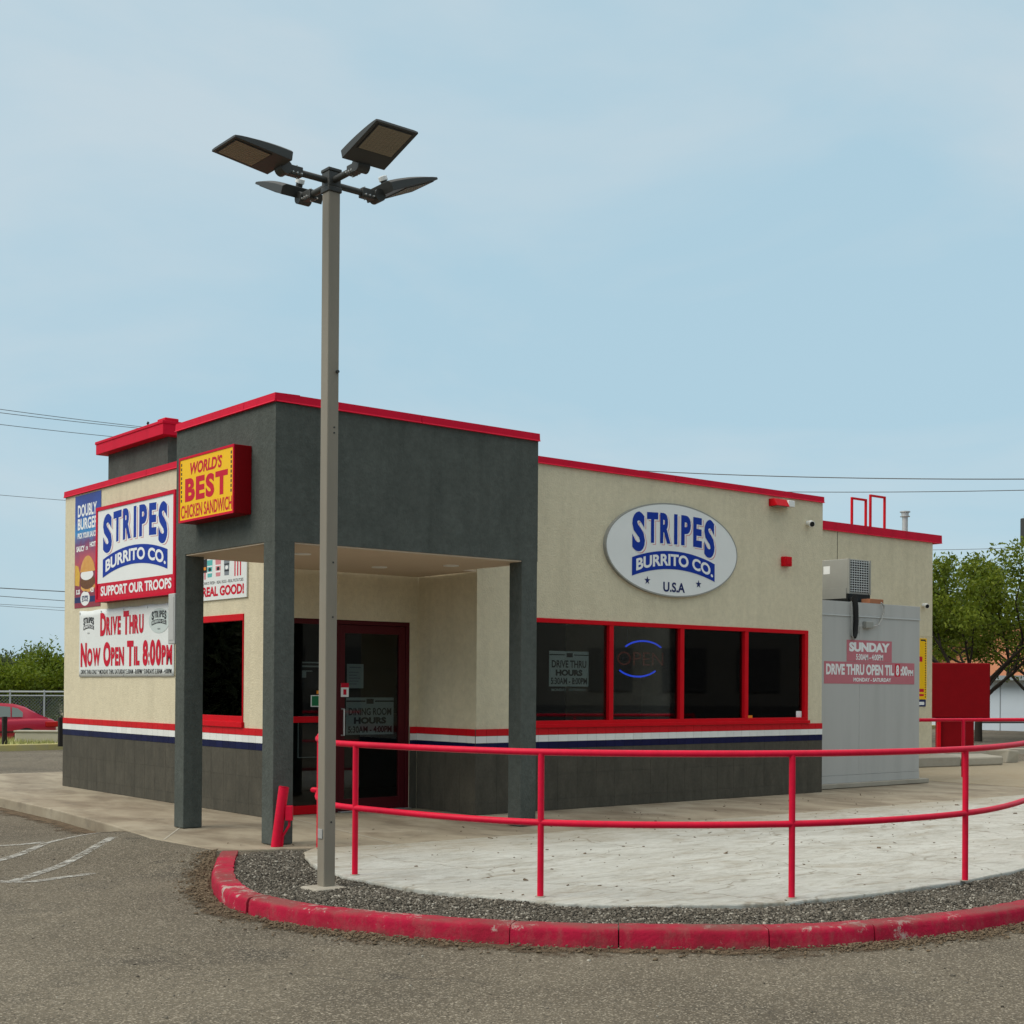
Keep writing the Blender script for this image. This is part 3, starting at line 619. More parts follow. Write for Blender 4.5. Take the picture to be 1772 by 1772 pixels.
# roof tower with overhanging cap
TX, TY0, TY1, TZ = .585, 4.87, 6.83, 4.93
MB().box(TX, TX+2.2, TY0, TY1, 3.9, TZ-.18).build('roof_tower', 'stucco_grey', B)
o = .134
MB().box(TX-o, TX+2.2+o, TY0-o, TY1+o, TZ-.18, TZ).box(TX-o-.012, TX+2.2+o, TY0-o-.012, TY1+o+.012, TZ-.035, TZ+.006).build('tower_cap', 'red_metal', B, .006)
MB().box(TX-.1, TX+.1, TY0-.12, TY0+.12, TZ+.006, TZ+.05).build('cap_flashing', 'red_metal', B, .012)
# tile band and wainscot
tw, thh = .1545, .0797; zb = [.7286, .8076, .8877, .9678]
def tmesh(name, a, h, d, axis, m):
    mb = MB(); g_ = .0016
    if axis == 'x': mb.box(g_, a-g_, -d, 0, g_, h-g_)
    else: mb.box(-d, 0, -a+g_, -g_, g_, h-g_)
    me = mb.mesh(name); me.materials.append(MATS[m])
    bm = bmesh.new(); bm.from_mesh(me); bmesh.ops.recalc_face_normals(bm, faces=bm.faces); bm.to_mesh(me); bm.free(); return me
def tile_run(axis, fixed, a0, a1):
    """a0..a1 along +x, or along -y (given as y from high to low)"""
    Ln = abs(a1-a0); n = max(1, round(Ln/tw)); a = Ln/n; fac = .014
    for r_, (m_, z) in enumerate((('tile_blue', zb[0]), ('tile_white', zb[1]), ('tile_red', zb[2]))):
        me = tmesh('tile', a, zb[r_+1]-zb[r_], fac, axis, m_)
        for i in range(n):
            link('tile', me, B, (a0+i*a, fixed, z) if axis == 'x' else (fixed, a0-i*a, z))
    n = max(1, round(Ln/.305)); a = Ln/n
    for z0, z1 in ((.003, .13), (.13, .43), (.43, zb[0])):
        me = tmesh('wall_tile', a, z1-z0, .011, axis, 'dark_tile')
        for i in range(n): link('wall_tile', me, B, (a0+i*a, fixed, z0) if axis == 'x' else (fixed, a0-i*a, z0))
    mb = MB()
    if axis == 'x': mb.box(a0, a1, fixed-.0085, fixed+.002, .002, zb[3]-.002)
    else: mb.box(fixed-.0085, fixed+.002, a1, a0, .002, zb[3]-.002)
    mb.build('grout_bed', 'grout', B)
tile_run('x', 0, X1-.014, X2); tile_run('y', X1, D-.012, 0); tile_run('y', 0, YL, D); tile_run('x', D, -.014, DX0); tile_run('x', D, DX1, X1-.014)
# right window
def window(name, pl, u0, u1, v0, v1, mull, fwid, hwid, label):
    wd = thing(name, None, None, pl.p((u0+u1)/2, v0)); wd.parent = B; wd.location = WL[wd]-WL[B]
    if label: wd['label'] = label
    bars = [u0, *mull, u1]
    for fr in ((u0+.001, u1-.001, v1-hwid, v1-.001, -.07, .012), (u0+.001, u1-.001, v0+.001, v0+hwid, -.07, .012), (u0+.001, u0+fwid, v0+hwid, v1-hwid, -.07, .0115), (u1-fwid, u1-.001, v0+hwid, v1-hwid, -.07, .0115)): mb = MB(); pl.slab(mb, *fr); mb.build('frame', 'red_frame', wd, .003)
    for x in mull: mb = MB(); pl.slab(mb, x-fwid/2, x+fwid/2, v0+hwid, v1-hwid, -.065, .008); mb.build('mullion', 'red_frame', wd, .004)
    for a, b_ in zip(bars[:-1], bars[1:]):
        a2 = a+(fwid if a == u0 else fwid/2); b2 = b_-(fwid if b_ == u1 else fwid/2)
        mb = MB(); pl.slab(mb, a2-.004, b2+.004, v0+hwid-.004, v1-hwid+.004, -.046, -.040); mb.build('pane', 'glass', wd)
    return wd
window('window', R0, WX0, WX1, WZ0, WZ1, [4.118, 5.352, 6.578], .072, .052, 'long red-framed four-pane front window')
MB().box(WX0-.02, WX1+.02, -.035, -.0005, zb[3]+.001, WZ0+.012).build('sill', 'red_frame', B, .004)
window('window', L0, -LWY0, -LWY1, LWZ0, LWZ1, [], .018, .075, 'narrow red-framed side window behind the portico column')
MB().box(-.035, -.0005, LWY1-.02, LWY0+.02, zb[3]+.001, LWZ0+.012).build('sill', 'red_frame', B, .004)
# entrance: sidelight and door
def bar(parent, u0, u1, v0, v1, m='maroon', n0=-.07, n1=-.01, name='frame', pl=DW): mb = MB(); pl.slab(mb, u0, u1, v0, v1, n0, n1); return mb.build(name, m, parent, .004)
def sub(name, loc, label=None):
    o_ = thing(name, label, None, loc); o_.parent = B; o_.location = WL[o_]-WL[B]; return o_
sl = sub('sidelight', (.55, D, 0), 'dark sidelight beside the entrance door'); dr = sub('door', (1.45, D, 0), 'maroon-framed glass entrance door')
DM = .96
bar(sl, DX0, DX0+.06, .02, DZ-.06); bar(sl, DM-.09, DM-.03, .02, DZ-.06); bar(sl, DX0, DM-.03, DZ-.06, DZ-.001); bar(sl, DX0, DM-.03, .003, .10, 'red_frame'); bar(sl, DX0+.06, DM-.09, 1.03, 1.10, 'red_frame', name='crossbar')
for a, b_ in ((.10, 1.03), (1.10, DZ-.06)): bar(sl, DX0+.055, DM-.085, a-.005, b_+.005, 'glass', -.045, -.039, 'pane')
bar(dr, DM-.028, DX1, DZ-.05, DZ-.001, name='frame'); bar(dr, DX1-.05, DX1, .003, DZ-.05); bar(dr, DM-.028, DM+.01, .003, DZ-.05)
bar(dr, DM+.014, DM+.09, .015, DZ-.055, n0=-.065, n1=-.018, name='stile'); bar(dr, DX1-.14, DX1-.054, .015, DZ-.055, n0=-.065, n1=-.018, name='stile'); bar(dr, DM+.09, DX1-.14, DZ-.15, DZ-.055, n0=-.065, n1=-.018, name='rail'); bar(dr, DM+.09, DX1-.14, .015, .15, n0=-.065, n1=-.018, name='rail')
bar(dr, DM+.085, DX1-.135, .145, DZ-.145, 'glass', -.045, -.039, 'pane')
hp = MB(); hp.tube([DW.p(DM+.05, .88, -.02), DW.p(DM+.05, .88, .035), DW.p(DM+.05, 1.18, .035), DW.p(DM+.05, 1.18, -.02)], .011, 8); hp.build('handle', 'galv', dr, smooth=True)
bar(dr, DM, DX1, .004, .012, 'galv', -.06, .06, 'threshold')

# ================================================================== SIGNS
def slabobj(parent, pl, u0, u1, v0, v1, n0, n1, m, name, bevel=.0): mb = MB(); pl.slab(mb, u0, u1, v0, v1, n0, n1); return mb.build(name, m, parent, bevel)
def polyobj(parent, pl, pts, n0, n1, m, name): mb = MB(); pl.poly(mb, pts, n0, n1); return mb.build(name, m, parent)
# yellow light box on the portico
t = thing('lightbox_sign', 'yellow and red box sign for a chicken sandwich on the grey portico', 'sign', (PA, .28, 3.03))
pl = leftwall(-1.43); u0, u1, v0, v1 = -.285, .85, 3.03, 3.665
slabobj(t, pl, u0, u1, v0, v1, -.179, -.003, 'sign_red_side', 'cabinet', .006)
mb = MB()
for a in ((u0, u1, v1-.022, v1), (u0, u1, v0, v0+.022), (u0, u0+.02, v0+.022, v1-.022), (u1-.02, u1, v0+.022, v1-.022)): pl.slab(mb, *a, -.0028, .008)
mb.build('frame', 'red_metal', t)
slabobj(t, pl, u0+.02, u1-.02, v0+.022, v1-.022, -.0028, .002, 'yellow', 'face')
lettering(t, "WORLD'S", pl, u0+.235, u1-.235, v1-.185, v1-.065, .0032, 'print_red', .035, .18)
mixedcase(t, ['BEST'], pl, u0+.13, u1-.10, v0+.195, v1-.215, .0032, 'print_red', .05, 1.0)
lettering(t, 'CHICKEN SANDWICH', pl, u0+.045, u1-.035, v0+.038, v0+.165, .0032, 'print_red', .02)
mb = MB()
for s in (u0+.05, u1-.055):
    for i in range(9): pl.slab(mb, s-.011, s+.011, v0+.20+i*.044, v0+.228+i*.044, .0021, .0030)
mb.build('bulb_print', 'print_dark', t)
# big cabinet sign on the left wall
t = thing('cabinet_sign', 'large white and red cabinet sign supporting troops on the left wall', 'sign', (0, 4.3, 2.53))
pl = leftwall(-.15); ua, ub = -float(onx(167.5, 900, -.15)[1]), -3.06; va, vb = 2.53, 3.785
slabobj(t, pl, ua, ub, va, vb, -.149, -.004, 'sign_red_side', 'cabinet', .006)
mb = MB()
for a in ((ua, ub, vb-.045, vb), (ua, ub, va, va+.035), (ua, ua+.045, va+.035, vb-.045), (ub-.045, ub, va+.035, vb-.045)): pl.slab(mb, *a, -.003, .014)
mb.build('frame', 'red_metal', t)
slabobj(t, pl, ua+.045, ub-.045, va+.245, vb-.045, -.003, .002, 'sign_white', 'face'); slabobj(t, pl, ua+.045, ub-.045, va+.035, va+.245, -.003, .002, 'print_red', 'face')
la, lb = -float(onx(178.4, 980, -.15)[1]), -float(onx(290.3, 960, -.15)[1]); zm = float(onx(237, 974.5, -.15)[2])
logo(t, pl, (la+lb)/2, zm, lb-la, .555, .0022)
lettering(t, 'SUPPORT OUR TROOPS', pl, ua+.16, ub-.10, va+.075, va+.205, .0034, 'print_white', .035)
# tall burger poster
t = thing('burger_poster', 'tall blue and red burger poster beside the cabinet sign', 'poster', (0, 6.1, 2.5))
pl = L0; pa, pb = -6.555, -5.655
slabobj(t, pl, pa, pb, 2.50, 4.062, .001, .007, 'poster_print', 'sheet')
lettering(t, 'DOUBLY', pl, pa+.10, pb-.14, 3.76, 3.93, .0082, 'print_white', .03); lettering(t, 'BURGER', pl, pa+.10, pb-.10, 3.58, 3.74, .0082, 'print_white', .03)
lettering(t, 'PICK YOUR SAUCE', pl, pa+.10, pb-.14, 3.46, 3.54, .0082, 'print_white', .04)
lettering(t, 'SAUCY', pl, pa+.06, pa+.35, 3.28, 3.36, .0082, 'print_white', .05); lettering(t, 'OR', pl, pa+.39, pa+.47, 3.29, 3.34, .0082, 'print_white', .04); lettering(t, 'HOT', pl, pa+.53, pa+.74, 3.32, 3.39, .0082, 'print_white', .05)
bc = pa+.46
polyobj(t, pl, [(bc-.26+.52*i/16, 2.99+.22*math.sin(math.pi*i/16)**.6) for i in range(17)], .0072, .0086, 'bun', 'bun_print')
polyobj(t, pl, disc(pl, bc-.02, 2.95, .22, .075), .0072, .0084, 'print_white', 'sauce_print')
polyobj(t, pl, disc(pl, bc+.0, 2.85, .26, .10), .0072, .0082, 'meat', 'patty_print'); polyobj(t, pl, disc(pl, bc+.02, 2.78, .25, .07), .0072, .0080, 'bun', 'bun_print')
polyobj(t, pl, [(pa+.015, 2.82), (pa+.17, 2.80), (pa+.19, 2.97), (pa+.13, 3.08), (pa+.02, 3.10)], .0072, .0078, 'fries', 'fries_print')
lettering(t, '5.25', pl, pa+.06, pa+.20, 2.69, 2.755, .0088, 'print_white', .05); lettering(t, '4.25', pl, pb-.34, pb-.22, 2.70, 2.765, .0088, 'print_white', .05)
polyobj(t, pl, [(pa+.002, 2.57), (pb-.002, 2.57), (pb-.002, 2.65), (pa+.002, 2.65)], .0070, .0075, 'print_navy', 'band_print')
polyobj(t, pl, disc(pl, pa+.38, 2.625, .16, .10), .0072, .0080, 'print_white', 'badge_print'); logo(t, pl, pa+.38, 2.59, .22, .5, .0080, 'print_navy', plain=True, ground='print_white')
# drive-thru banner
t = thing('vinyl_banner', 'white vinyl banner with big red opening hours on the left wall', 'banner', (0, 4.9, 1.54))
ba, bb = -6.345, -3.365; z0, z1 = 1.545, 2.455
mb = MB(); nu, nv = 40, 12; vv = []; ff = []
for j in range(nv+1):
    for i in range(nu+1):
        e_ = max(abs(2*j/nv-1), 0)**3; vv.append(L0.p(ba+(bb-ba)*i/nu, z0+(z1-z0)*j/nv+(.006*math.cos(2*math.pi*4*i/nu)*(1 if j == nv else .3)-.006 if j > nv/2 else 0), .010+.002*math.sin(i*.9)*e_))
for j in range(nv):
    for i in range(nu): a = j*(nu+1)+i; ff.append((a, a+1, a+nu+2, a+nu+1))
mb.add(vv, ff); o = mb.build('sheet', 'banner_white', t, smooth=True); md = o.modifiers.new('thick', 'SOLIDIFY'); md.thickness = .006; md.offset = 1
mixedcase(t, ['DRIVE', 'THRU'], L0, ba+.73, bb-.86, 2.09, 2.40, .0200, 'print_red', .05, .78)
mixedcase(t, ['NOW', 'OPEN', 'TIL', '8:00PM'], L0, ba+.06, bb-.03, 1.68, 2.01, .0200, 'print_red', .05, .74)
lettering(t, 'DRIVE THRU ONLY * MONDAY THRU SATURDAY 5:30AM - 8:00PM * SUNDAYS 5:30AM - 4:00PM', L0, ba+.07, bb-.06, 1.582, 1.645, .0200, 'print_dark', .012)
logo(t, L0, ba+.33, 2.21, .36, .62, .0185, 'print_dark', plain=True, ground='print_white'); lettering(t, 'U.S.A', L0, ba+.29, ba+.37, 2.13, 2.15, .0195, 'print_dark', .01)
polyobj(t, L0, disc(L0, bb-.42, 2.24, .30, .155), .0186, .0192, 'paper', 'badge_print'); logo(t, L0, bb-.42, 2.21, .42, .55, .0195, 'print_dark', plain=True, ground='paper'); lettering(t, 'U.S.A', L0, bb-.46, bb-.38, 2.13, 2.15, .0215, 'print_dark', .01)
for i in range(5):
    for z in (z0+.02, z1-.035): p = L0.p(ba+.03+(bb-ba-.06)*i/4, z, .018); MB().tube([p, p+Vector((-.004, 0, 0))], .014, 10).build('grommet', 'galv', t)
# menu banner behind the portico
t = thing('menu_banner', 'white banner with sauce cups and red lettering under the portico soffit', 'banner', (0, 2.3, 2.42))
ma, mb_ = -3.0, -1.525
slabobj(t, L0, ma, mb_, 2.43, 3.02, .001, .022, 'banner_white', 'sheet', .002)
lettering(t, 'REAL GOOD!', L0, -2.60, -1.585, 2.472, 2.590, .0232, 'print_red', .045)
lettering(t, 'ALWAYS FRESH - REAL EGGS - REAL POTATOES', L0, -2.62, -1.60, 2.615, 2.65, .0232, 'print_dark', .005)
for u, m_ in ((-2.42, 'print_teal'), (-2.21, 'print_pink'), (-2.0, 'print_grey')):
    polyobj(t, L0, [(u-.055, 2.70), (u+.055, 2.70), (u+.07, 2.90), (u-.07, 2.90)], .0221, .0228, m_, 'cup_print')
    mb = MB(); L0.slab(mb, u-.058, u+.058, 2.745, 2.765, .0229, .0233); L0.slab(mb, u-.064, u+.064, 2.82, 2.835, .0229, .0233); mb.build('cup_print', 'print_white' if m_ != 'print_grey' else 'print_dark', t)
    polyobj(t, L0, disc(L0, u, 2.79, .035, .022, 16), .0229, .0233, 'print_dark' if m_ != 'print_grey' else 'print_white', 'cup_print')
mb = MB()
for u in (-2.64, -2.59, -2.54, -1.80, -1.735, -1.67): L0.slab(mb, u-.014, u+.014, 2.68, 2.92, .0221, .0230)
mb.build('stripe_print', 'print_red', t)
slabobj(t, L0, -2.68, -2.49, 2.76, 2.92, .0231, .0236, 'print_dark', 'badge_print'); slabobj(t, L0, -2.67, -2.515, 2.79, 2.825, .0237, .0240, 'orange_print', 'badge_print')
# oval sign
t = thing('oval_sign', 'white oval sign with arched blue lettering on the right wall', 'sign', (5.155, 0, 2.6))
oc = (5.155, 3.185)
polyobj(t, R0, disc(R0, *oc, 1.178, .585, 96), .002, .045, 'sign_white', 'panel')
mb = MB(); k = 96; e1 = disc(R0, *oc, 1.184, .591, k); e0 = disc(R0, *oc, 1.166, .573, k)
mb.add([R0.p(*p, .046) for p in e0]+[R0.p(*p, .046) for p in e1]+[R0.p(*p, .0) for p in e1], [(i, (i+1) % k, k+(i+1) % k, k+i) for i in range(k)]+[(k+i, k+(i+1) % k, 2*k+(i+1) % k, 2*k+i) for i in range(k)]); mb.build('rim', 'ac_grey', t)
lx0, lx1 = float(ony(1089, 980, 0)[0]), float(ony(1232, 985, 0)[0]); lz = float(ony(1161, 985.6, 0)[2])
logo(t, R0, (lx0+lx1)/2, lz, lx1-lx0, .70, .046, 'print_blue')
lettering(t, 'U.S.A', R0, 4.96, 5.35, lz-.29, lz-.165, .0475, 'print_navy', .03)
mb = MB()
for x in (4.68, 5.60): star(mb, R0, x, lz-.165, .055, .0475)
mb.build('star', 'print_navy', t)
# cooler and its lettering
CYF = .30
t = thing('walk_in_cooler', 'grey metal walk-in cooler against the right end of the restaurant', 'cooler', (9.5, CYF, 0))
cx1 = float(ony(1591, 1200, CYF)[0]); CL = rightwall(CYF); cz = 2.725
MB().box(X2+.002, cx1+.18, CYF-.06, WY-.01, .006, .075).build('base_slab', 'concrete', t, .01)
px_ = [X2+.002, float(ony(1487, 1200, CYF)[0]), cx1]
for a, b_ in zip(px_[:-1], px_[1:]): slabobj(t, CL, a+.002, b_-.002, .19, cz-.20, -.04, 0, 'cooler', 'panel', .002)
slabobj(t, CL, px_[0]+.002, px_[-1]-.001, .076, .187, -.04, .004, 'cooler', 'base_trim', .002)
slabobj(t, CL, px_[0]+.002, px_[-1]-.001, cz-.198, cz, -.04, .006, 'cooler', 'top_panel', .003); slabobj(t, CL, px_[0]+.002, px_[-1]+.004, cz-.212, cz-.196, -.001, .014, 'louvre', 'trim_strip')
MB().box(X2+.003, cx1-.002, CYF+.041, WY-.012, .076, cz-.02).build('body', 'cooler', t)
def decal(name, label, x0, x1, yt, yb, lines, mt='faded_red'):
    a = ony(x0, (yt+yb)/2, CYF); b_ = ony(x1, (yt+yb)/2, CYF); zt, zb_ = float(ony((x0+x1)/2, yt, CYF)[2]), float(ony((x0+x1)/2, yb, CYF)[2]); u0, u1 = float(a[0]), float(b_[0])
    t = thing(name, label, 'sign', ((u0+u1)/2, CYF, zb_)); slabobj(t, CL, u0, u1, zb_, zt, .0005, .003, mt, 'sheet'); H_ = zt-zb_; Wd = u1-u0
    for s, fa, fb, fc, fd, bo in lines: lettering(t, s, CL, u0+Wd*fa, u0+Wd*fb, zb_+H_*fc, zb_+H_*fd, .0042, 'print_white', bo)
    return t, u0, u1, zb_, zt
decal('hours_decal', 'small faded red panel with Sunday hours on the grey cooler', 1465, 1543, 1108.5, 1145.5, [('SUNDAY', .05, .95, .46, .90, .06), ('5:30AM - 4:00PM', .2, .8, .08, .36, .03)])
t, u0, u1, zb_, zt = decal('drive_thru_decal', 'wide faded red drive-thru panel across the grey cooler', 1425.8, 1582, 1146, 1183.5, [('DRIVE THRU OPEN TIL', .02, .76, .40, .90, .045), ('MONDAY - SATURDAY', .31, .73, .10, .28, .04)])
slabobj(t, CL, u0+.775*(u1-u0), u0+.83*(u1-u0), zb_+.36*(zt-zb_), zb_+.94*(zt-zb_), .0031, .0038, 'print_red', 'patch'); lettering(t, '8', CL, u0+.785*(u1-u0), u0+.82*(u1-u0), zb_+.40*(zt-zb_), zb_+.90*(zt-zb_), .0045, 'print_white', .05); lettering(t, ':00', CL, u0+.838*(u1-u0), u0+.92*(u1-u0), zb_+.40*(zt-zb_), zb_+.86*(zt-zb_), .0045, 'print_white', .045); lettering(t, 'PM', CL, u0+.925*(u1-u0), u0+.985*(u1-u0), zb_+.40*(zt-zb_), zb_+.68*(zt-zb_), .0045, 'print_white', .045)
# yellow menu strip on the rear wing
WYp = rightwall(WY); a = float(ony(1602, 1160, WY)[0]); za, zc = float(ony(1600, 1105, WY)[2]), float(ony(1600, 1210, WY)[2])
t = thing('yellow_panel', 'tall yellow printed panel on the rear wall behind the cooler', 'sign', (a-.4, WY, zc))
slabobj(t, WYp, a-.85, a, zc, za, .001, .02, 'yellow', 'sheet')
mb = MB()
for i in range(24): WYp.slab(mb, a-.055, a-.025, zc+.03+i*(za-zc-.05)/24, zc+.055+i*(za-zc-.05)/24, .0201, .0206)
WYp.slab(mb, a-.2, a-.04, za-.05, za-.02, .0201, .0206); mb.build('bulb_print', 'print_dark', t)
slabobj(t, WYp, a-.24, a-.09, zc+.06, zc+.10, .0201, .0206, 'print_red', 'print'); slabobj(t, WYp, a-.24, a-.09, zc+.14, zc+.20, .0201, .0206, 'print_red', 'print'); slabobj(t, WYp, a-.8, a-.14, za-.45, za-.35, .0201, .0206, 'print_red', 'print')
t = thing('square_notice', 'small dark-bordered notice under the yellow panel', 'sign', (a-.2, WY, zc-.15)); slabobj(t, WYp, a-.35, a-.01, zc-.14, zc-.01, .001, .01, 'print_navy', 'sheet'); slabobj(t, WYp, a-.32, a-.06, zc-.11, zc-.05, .0101, .0106, 'print_white', 'print')
# things inside the glass
IN = -.055
gw = rightwall(0)
t = thing('hours_sign', 'pale drive-thru hours sign behind the front window', 'sign', (3.42, .06, 1.45))
a, b_ = float(ony(950, 1160, .06)[0]), float(ony(1018, 1160, .06)[0]); z0, z1 = float(ony(984, 1188, .06)[2]), float(ony(984, 1127, .06)[2]); wdt = b_-a; h_ = z1-z0
gp = rightwall(.055); slabobj(t, gp, a, b_, z0, z1, -.006, 0, 'paper', 'sheet')
for s, c_, d_, fa, fb, bo in (('DRIVE THRU', .53, .74, .06, .94, .03), ('HOURS', .30, .48, .16, .84, .06), ('5:30AM - 8:00PM', .06, .25, .04, .96, .03)): lettering(t, s, gp, a+wdt*fa, a+wdt*fb, z0+h_*c_, z0+h_*d_, .0008, 'print_dark', bo)
mb = MB(); gp.slab(mb, a, a+wdt*.4, z1-h_*.12, z1-h_*.09, .0002, .0006); gp.slab(mb, a+wdt*.62, b_, z1-h_*.12, z1-h_*.09, .0002, .0006); gp.slab(mb, a+wdt*.43, a+wdt*.59, z1-h_*.17, z1-h_*.05, .0002, .0006); mb.build('rule_print', 'print_dark', t)
lettering(t, 'MONDAY - SATURDAY', gp, a+wdt*.06, a+wdt*.94, z0-.055, z0-.025, 0, 'paper', .02)
t = thing('open_sign', 'blue ringed neon open sign hanging in the second front window pane', 'neon sign', (4.6, .16, 1.5))
np_ = rightwall(.16); oa, ob = float(ony(1066, 1140, .16)[0]), float(ony(1150, 1140, .16)[0]); oz = float(ony(1108, 1140, .16)[2]); oc_ = (oa+ob)/2; ow = (ob-oa)/2
for s in (1, -1):
    pts = [np_.p(oc_+s*.05+ow*.98*math.cos(R(x)), oz+s*.225*math.sin(R(x))) for x in range(42, 139, 8)]
    MB().tube(pts, .011, 8).build('neon_arc', 'neon_blue', t, smooth=True)
lettering(t, 'OPEN', np_, oc_-ow*.95, oc_+ow*.95, oz-.085, oz+.085, 0, 'neon_red', -.008)
MB().box(oc_-.3, oc_+.3, .19, .2, oz-.02, oz+.02).build('backing', 'black', t)
MB().tube([(oc_-.2, .195, oz+.02), (oc_-.2, .195, 3.75)], .004, 5).build('hanger', 'wire', t)
gd = rightwall(D+.055)
def paper(name, label, x0, x1, yt, yb, m, lines=(), plane=gd, yy=D+.055, cat='notice'):
    u0, u1 = float(ony(x0, (yt+yb)/2, yy)[0]), float(ony(x1, (yt+yb)/2, yy)[0]); z1, z0 = float(ony((x0+x1)/2, yt, yy)[2]), float(ony((x0+x1)/2, yb, yy)[2])
    t = thing(name, label, cat, ((u0+u1)/2, yy, z0)); slabobj(t, plane, u0, u1, z0, z1, -.004, 0, m, 'sheet'); W_, H_ = u1-u0, z1-z0
    for s, fa, fb, fc, fd, bo, mm in lines:
        if s: lettering(t, s, plane, u0+W_*fa, u0+W_*fb, z0+H_*fc, z0+H_*fd, .0008, mm, bo)
        else: slabobj(t, plane, u0+W_*fa, u0+W_*fb, z0+H_*fc, z0+H_*fd, .0002, .0007, mm, 'print')
    return t
paper('dining_hours_sign', 'pale dining room hours sign inside the entrance door', 599, 681, 1207, 1271, 'paper_dim', [('DINING ROOM', .05, .95, .52, .72, .03, 'print_dark'), ('HOURS', .16, .84, .29, .47, .06, 'print_dark'), ('5:30AM - 4:00PM', .04, .96, .05, .23, .03, 'print_dark'), (None, 0, .4, .88, .92, 0, 'print_dark'), (None, .6, 1, .88, .92, 0, 'print_dark'), (None, .42, .57, .83, .96, 0, 'print_dark')])
paper('door_notice', 'small printed sheet taped high inside the entrance door', 600.5, 629, 1149, 1191, 'paper_dim', [(None, .15, .85, .84, .88, 0, 'print_grey')]+[(None, .12, .6+.3*((i*7) % 3)/3, .16+i*.12, .19+i*.12, 0, 'print_grey') for i in range(5)])
gf = rightwall(D+.036)
paper('door_sticker', 'white sticker with red emblem on the door edge', 590, 603.5, 1182, 1206, 'print_white', [(None, 0, 1, .68, 1, 0, 'print_red'), (None, .3, .7, .15, .55, 0, 'print_red')], rightwall(D+.016), D+.016)
paper('green_sticker', 'green notice with pale border on the sidelight', 538, 562, 1203, 1223, 'print_white', [(None, .06, .94, .07, .93, 0, 'green_sticker')], gf, D+.036)
paper('orange_sticker', 'tiny orange sticker above the green notice', 548, 558, 1195, 1201, 'orange_print', [], gf, D+.036)
paper('menu_notice', 'dim printed notice high on the sidelight glass', 521, 556, 1144, 1192, 'print_dark', [(None, .05, .95, .92, .97, 0, 'paper_dim'), (None, .05, .95, .78, .84, 0, 'paper_dim'), (None, .05, .55, .62, .66, 0, 'paper_dim'), (None, .05, .25, .40, .62, 0, 'paper_dim')])
paper('framed_poster', 'black framed drink poster low on the sidelight', 515.5, 553, 1239, 1311, 'paper_dim', [(None, .03, .97, .015, .985, 0, 'print_dark'), ], gd)
# sill items in the right-hand pane
t = thing('counter_card', 'pale green card standing behind the right-hand window pane', 'card', (7.2, .12, 1.02)); cp = rightwall(.09); ca, cb = float(ony(1338, 1215, .09)[0]), float(ony(1380, 1215, .09)[0]); z0 = float(ony(1360, 1238, .09)[2]); z1 = float(ony(1360, 1197, .09)[2])
slabobj(t, cp, ca, cb, z0, z1, -.01, 0, 'paper_dim', 'sheet'); MB().box(ca-.05, cb+.05, .075, .2, z0-.03, z0-.001).build('shelf', 'interior', t)
slabobj(t, cp, ca+.06, cb-.06, z0+.06, z0+.2, .0005, .001, 'print_teal', 'print')
paper('window_seal', 'small white alarm seal on the right-hand pane', 1378, 1387, 1230.5, 1243, 'print_white', [], rightwall(.034), .034)
paper('window_decal', 'tiny orange decal at the foot of the right-hand pane', 1294, 1302, 1238, 1245, 'orange_print', [], rightwall(.034), .034)

# ================================================================== THINGS
# ---- parking lot lamp with four heads
LX, LY, LT = -2.10, -3.60, 5.20
t = thing('parking_lamp', 'tall square bronze light pole with four flat lamp heads beside the red railing', 'lamp post', (LX, LY, -.04))
s_ = .049
MB().box(LX-s_, LX+s_, LY-s_, LY+s_, -.03, LT-.13).build('pole', 'pole_metal', t, .009)
MB().box(LX-.17, LX+.10, LY-.15, LY+.10, -.10, -.018).build('footing', 'concrete', t, .02)
MB().box(LX-.058, LX+.058, LY-.058, LY+.058, LT-.135, LT-.095).box(LX-.052, LX+.052, LY-.052, LY+.052, LT-.095, LT+.015).box(LX-.057, LX+.057, LY-.057, LY+.057, LT+.015, LT+.04).build('tenon', 'lamp_dark', t, .006)
mb = MB()
for z in (.45, 1.95, 2.35, 3.3, 3.34): mb.tube([(LX+.01, LY-s_-.003, z), (LX+.01, LY-s_+.001, z)], .007, 8)
mb.tube([(LX+.03, LY-s_-.018, 3.75), (LX+.03, LY-s_, 3.75)], .012, 8); mb.build('screw', 'lamp_dark', t)
MB().box(LX-s_-.008, LX-s_, LY-.03, LY+.03, .33, .40).build('hand_hole', 'conduit', t, .002)
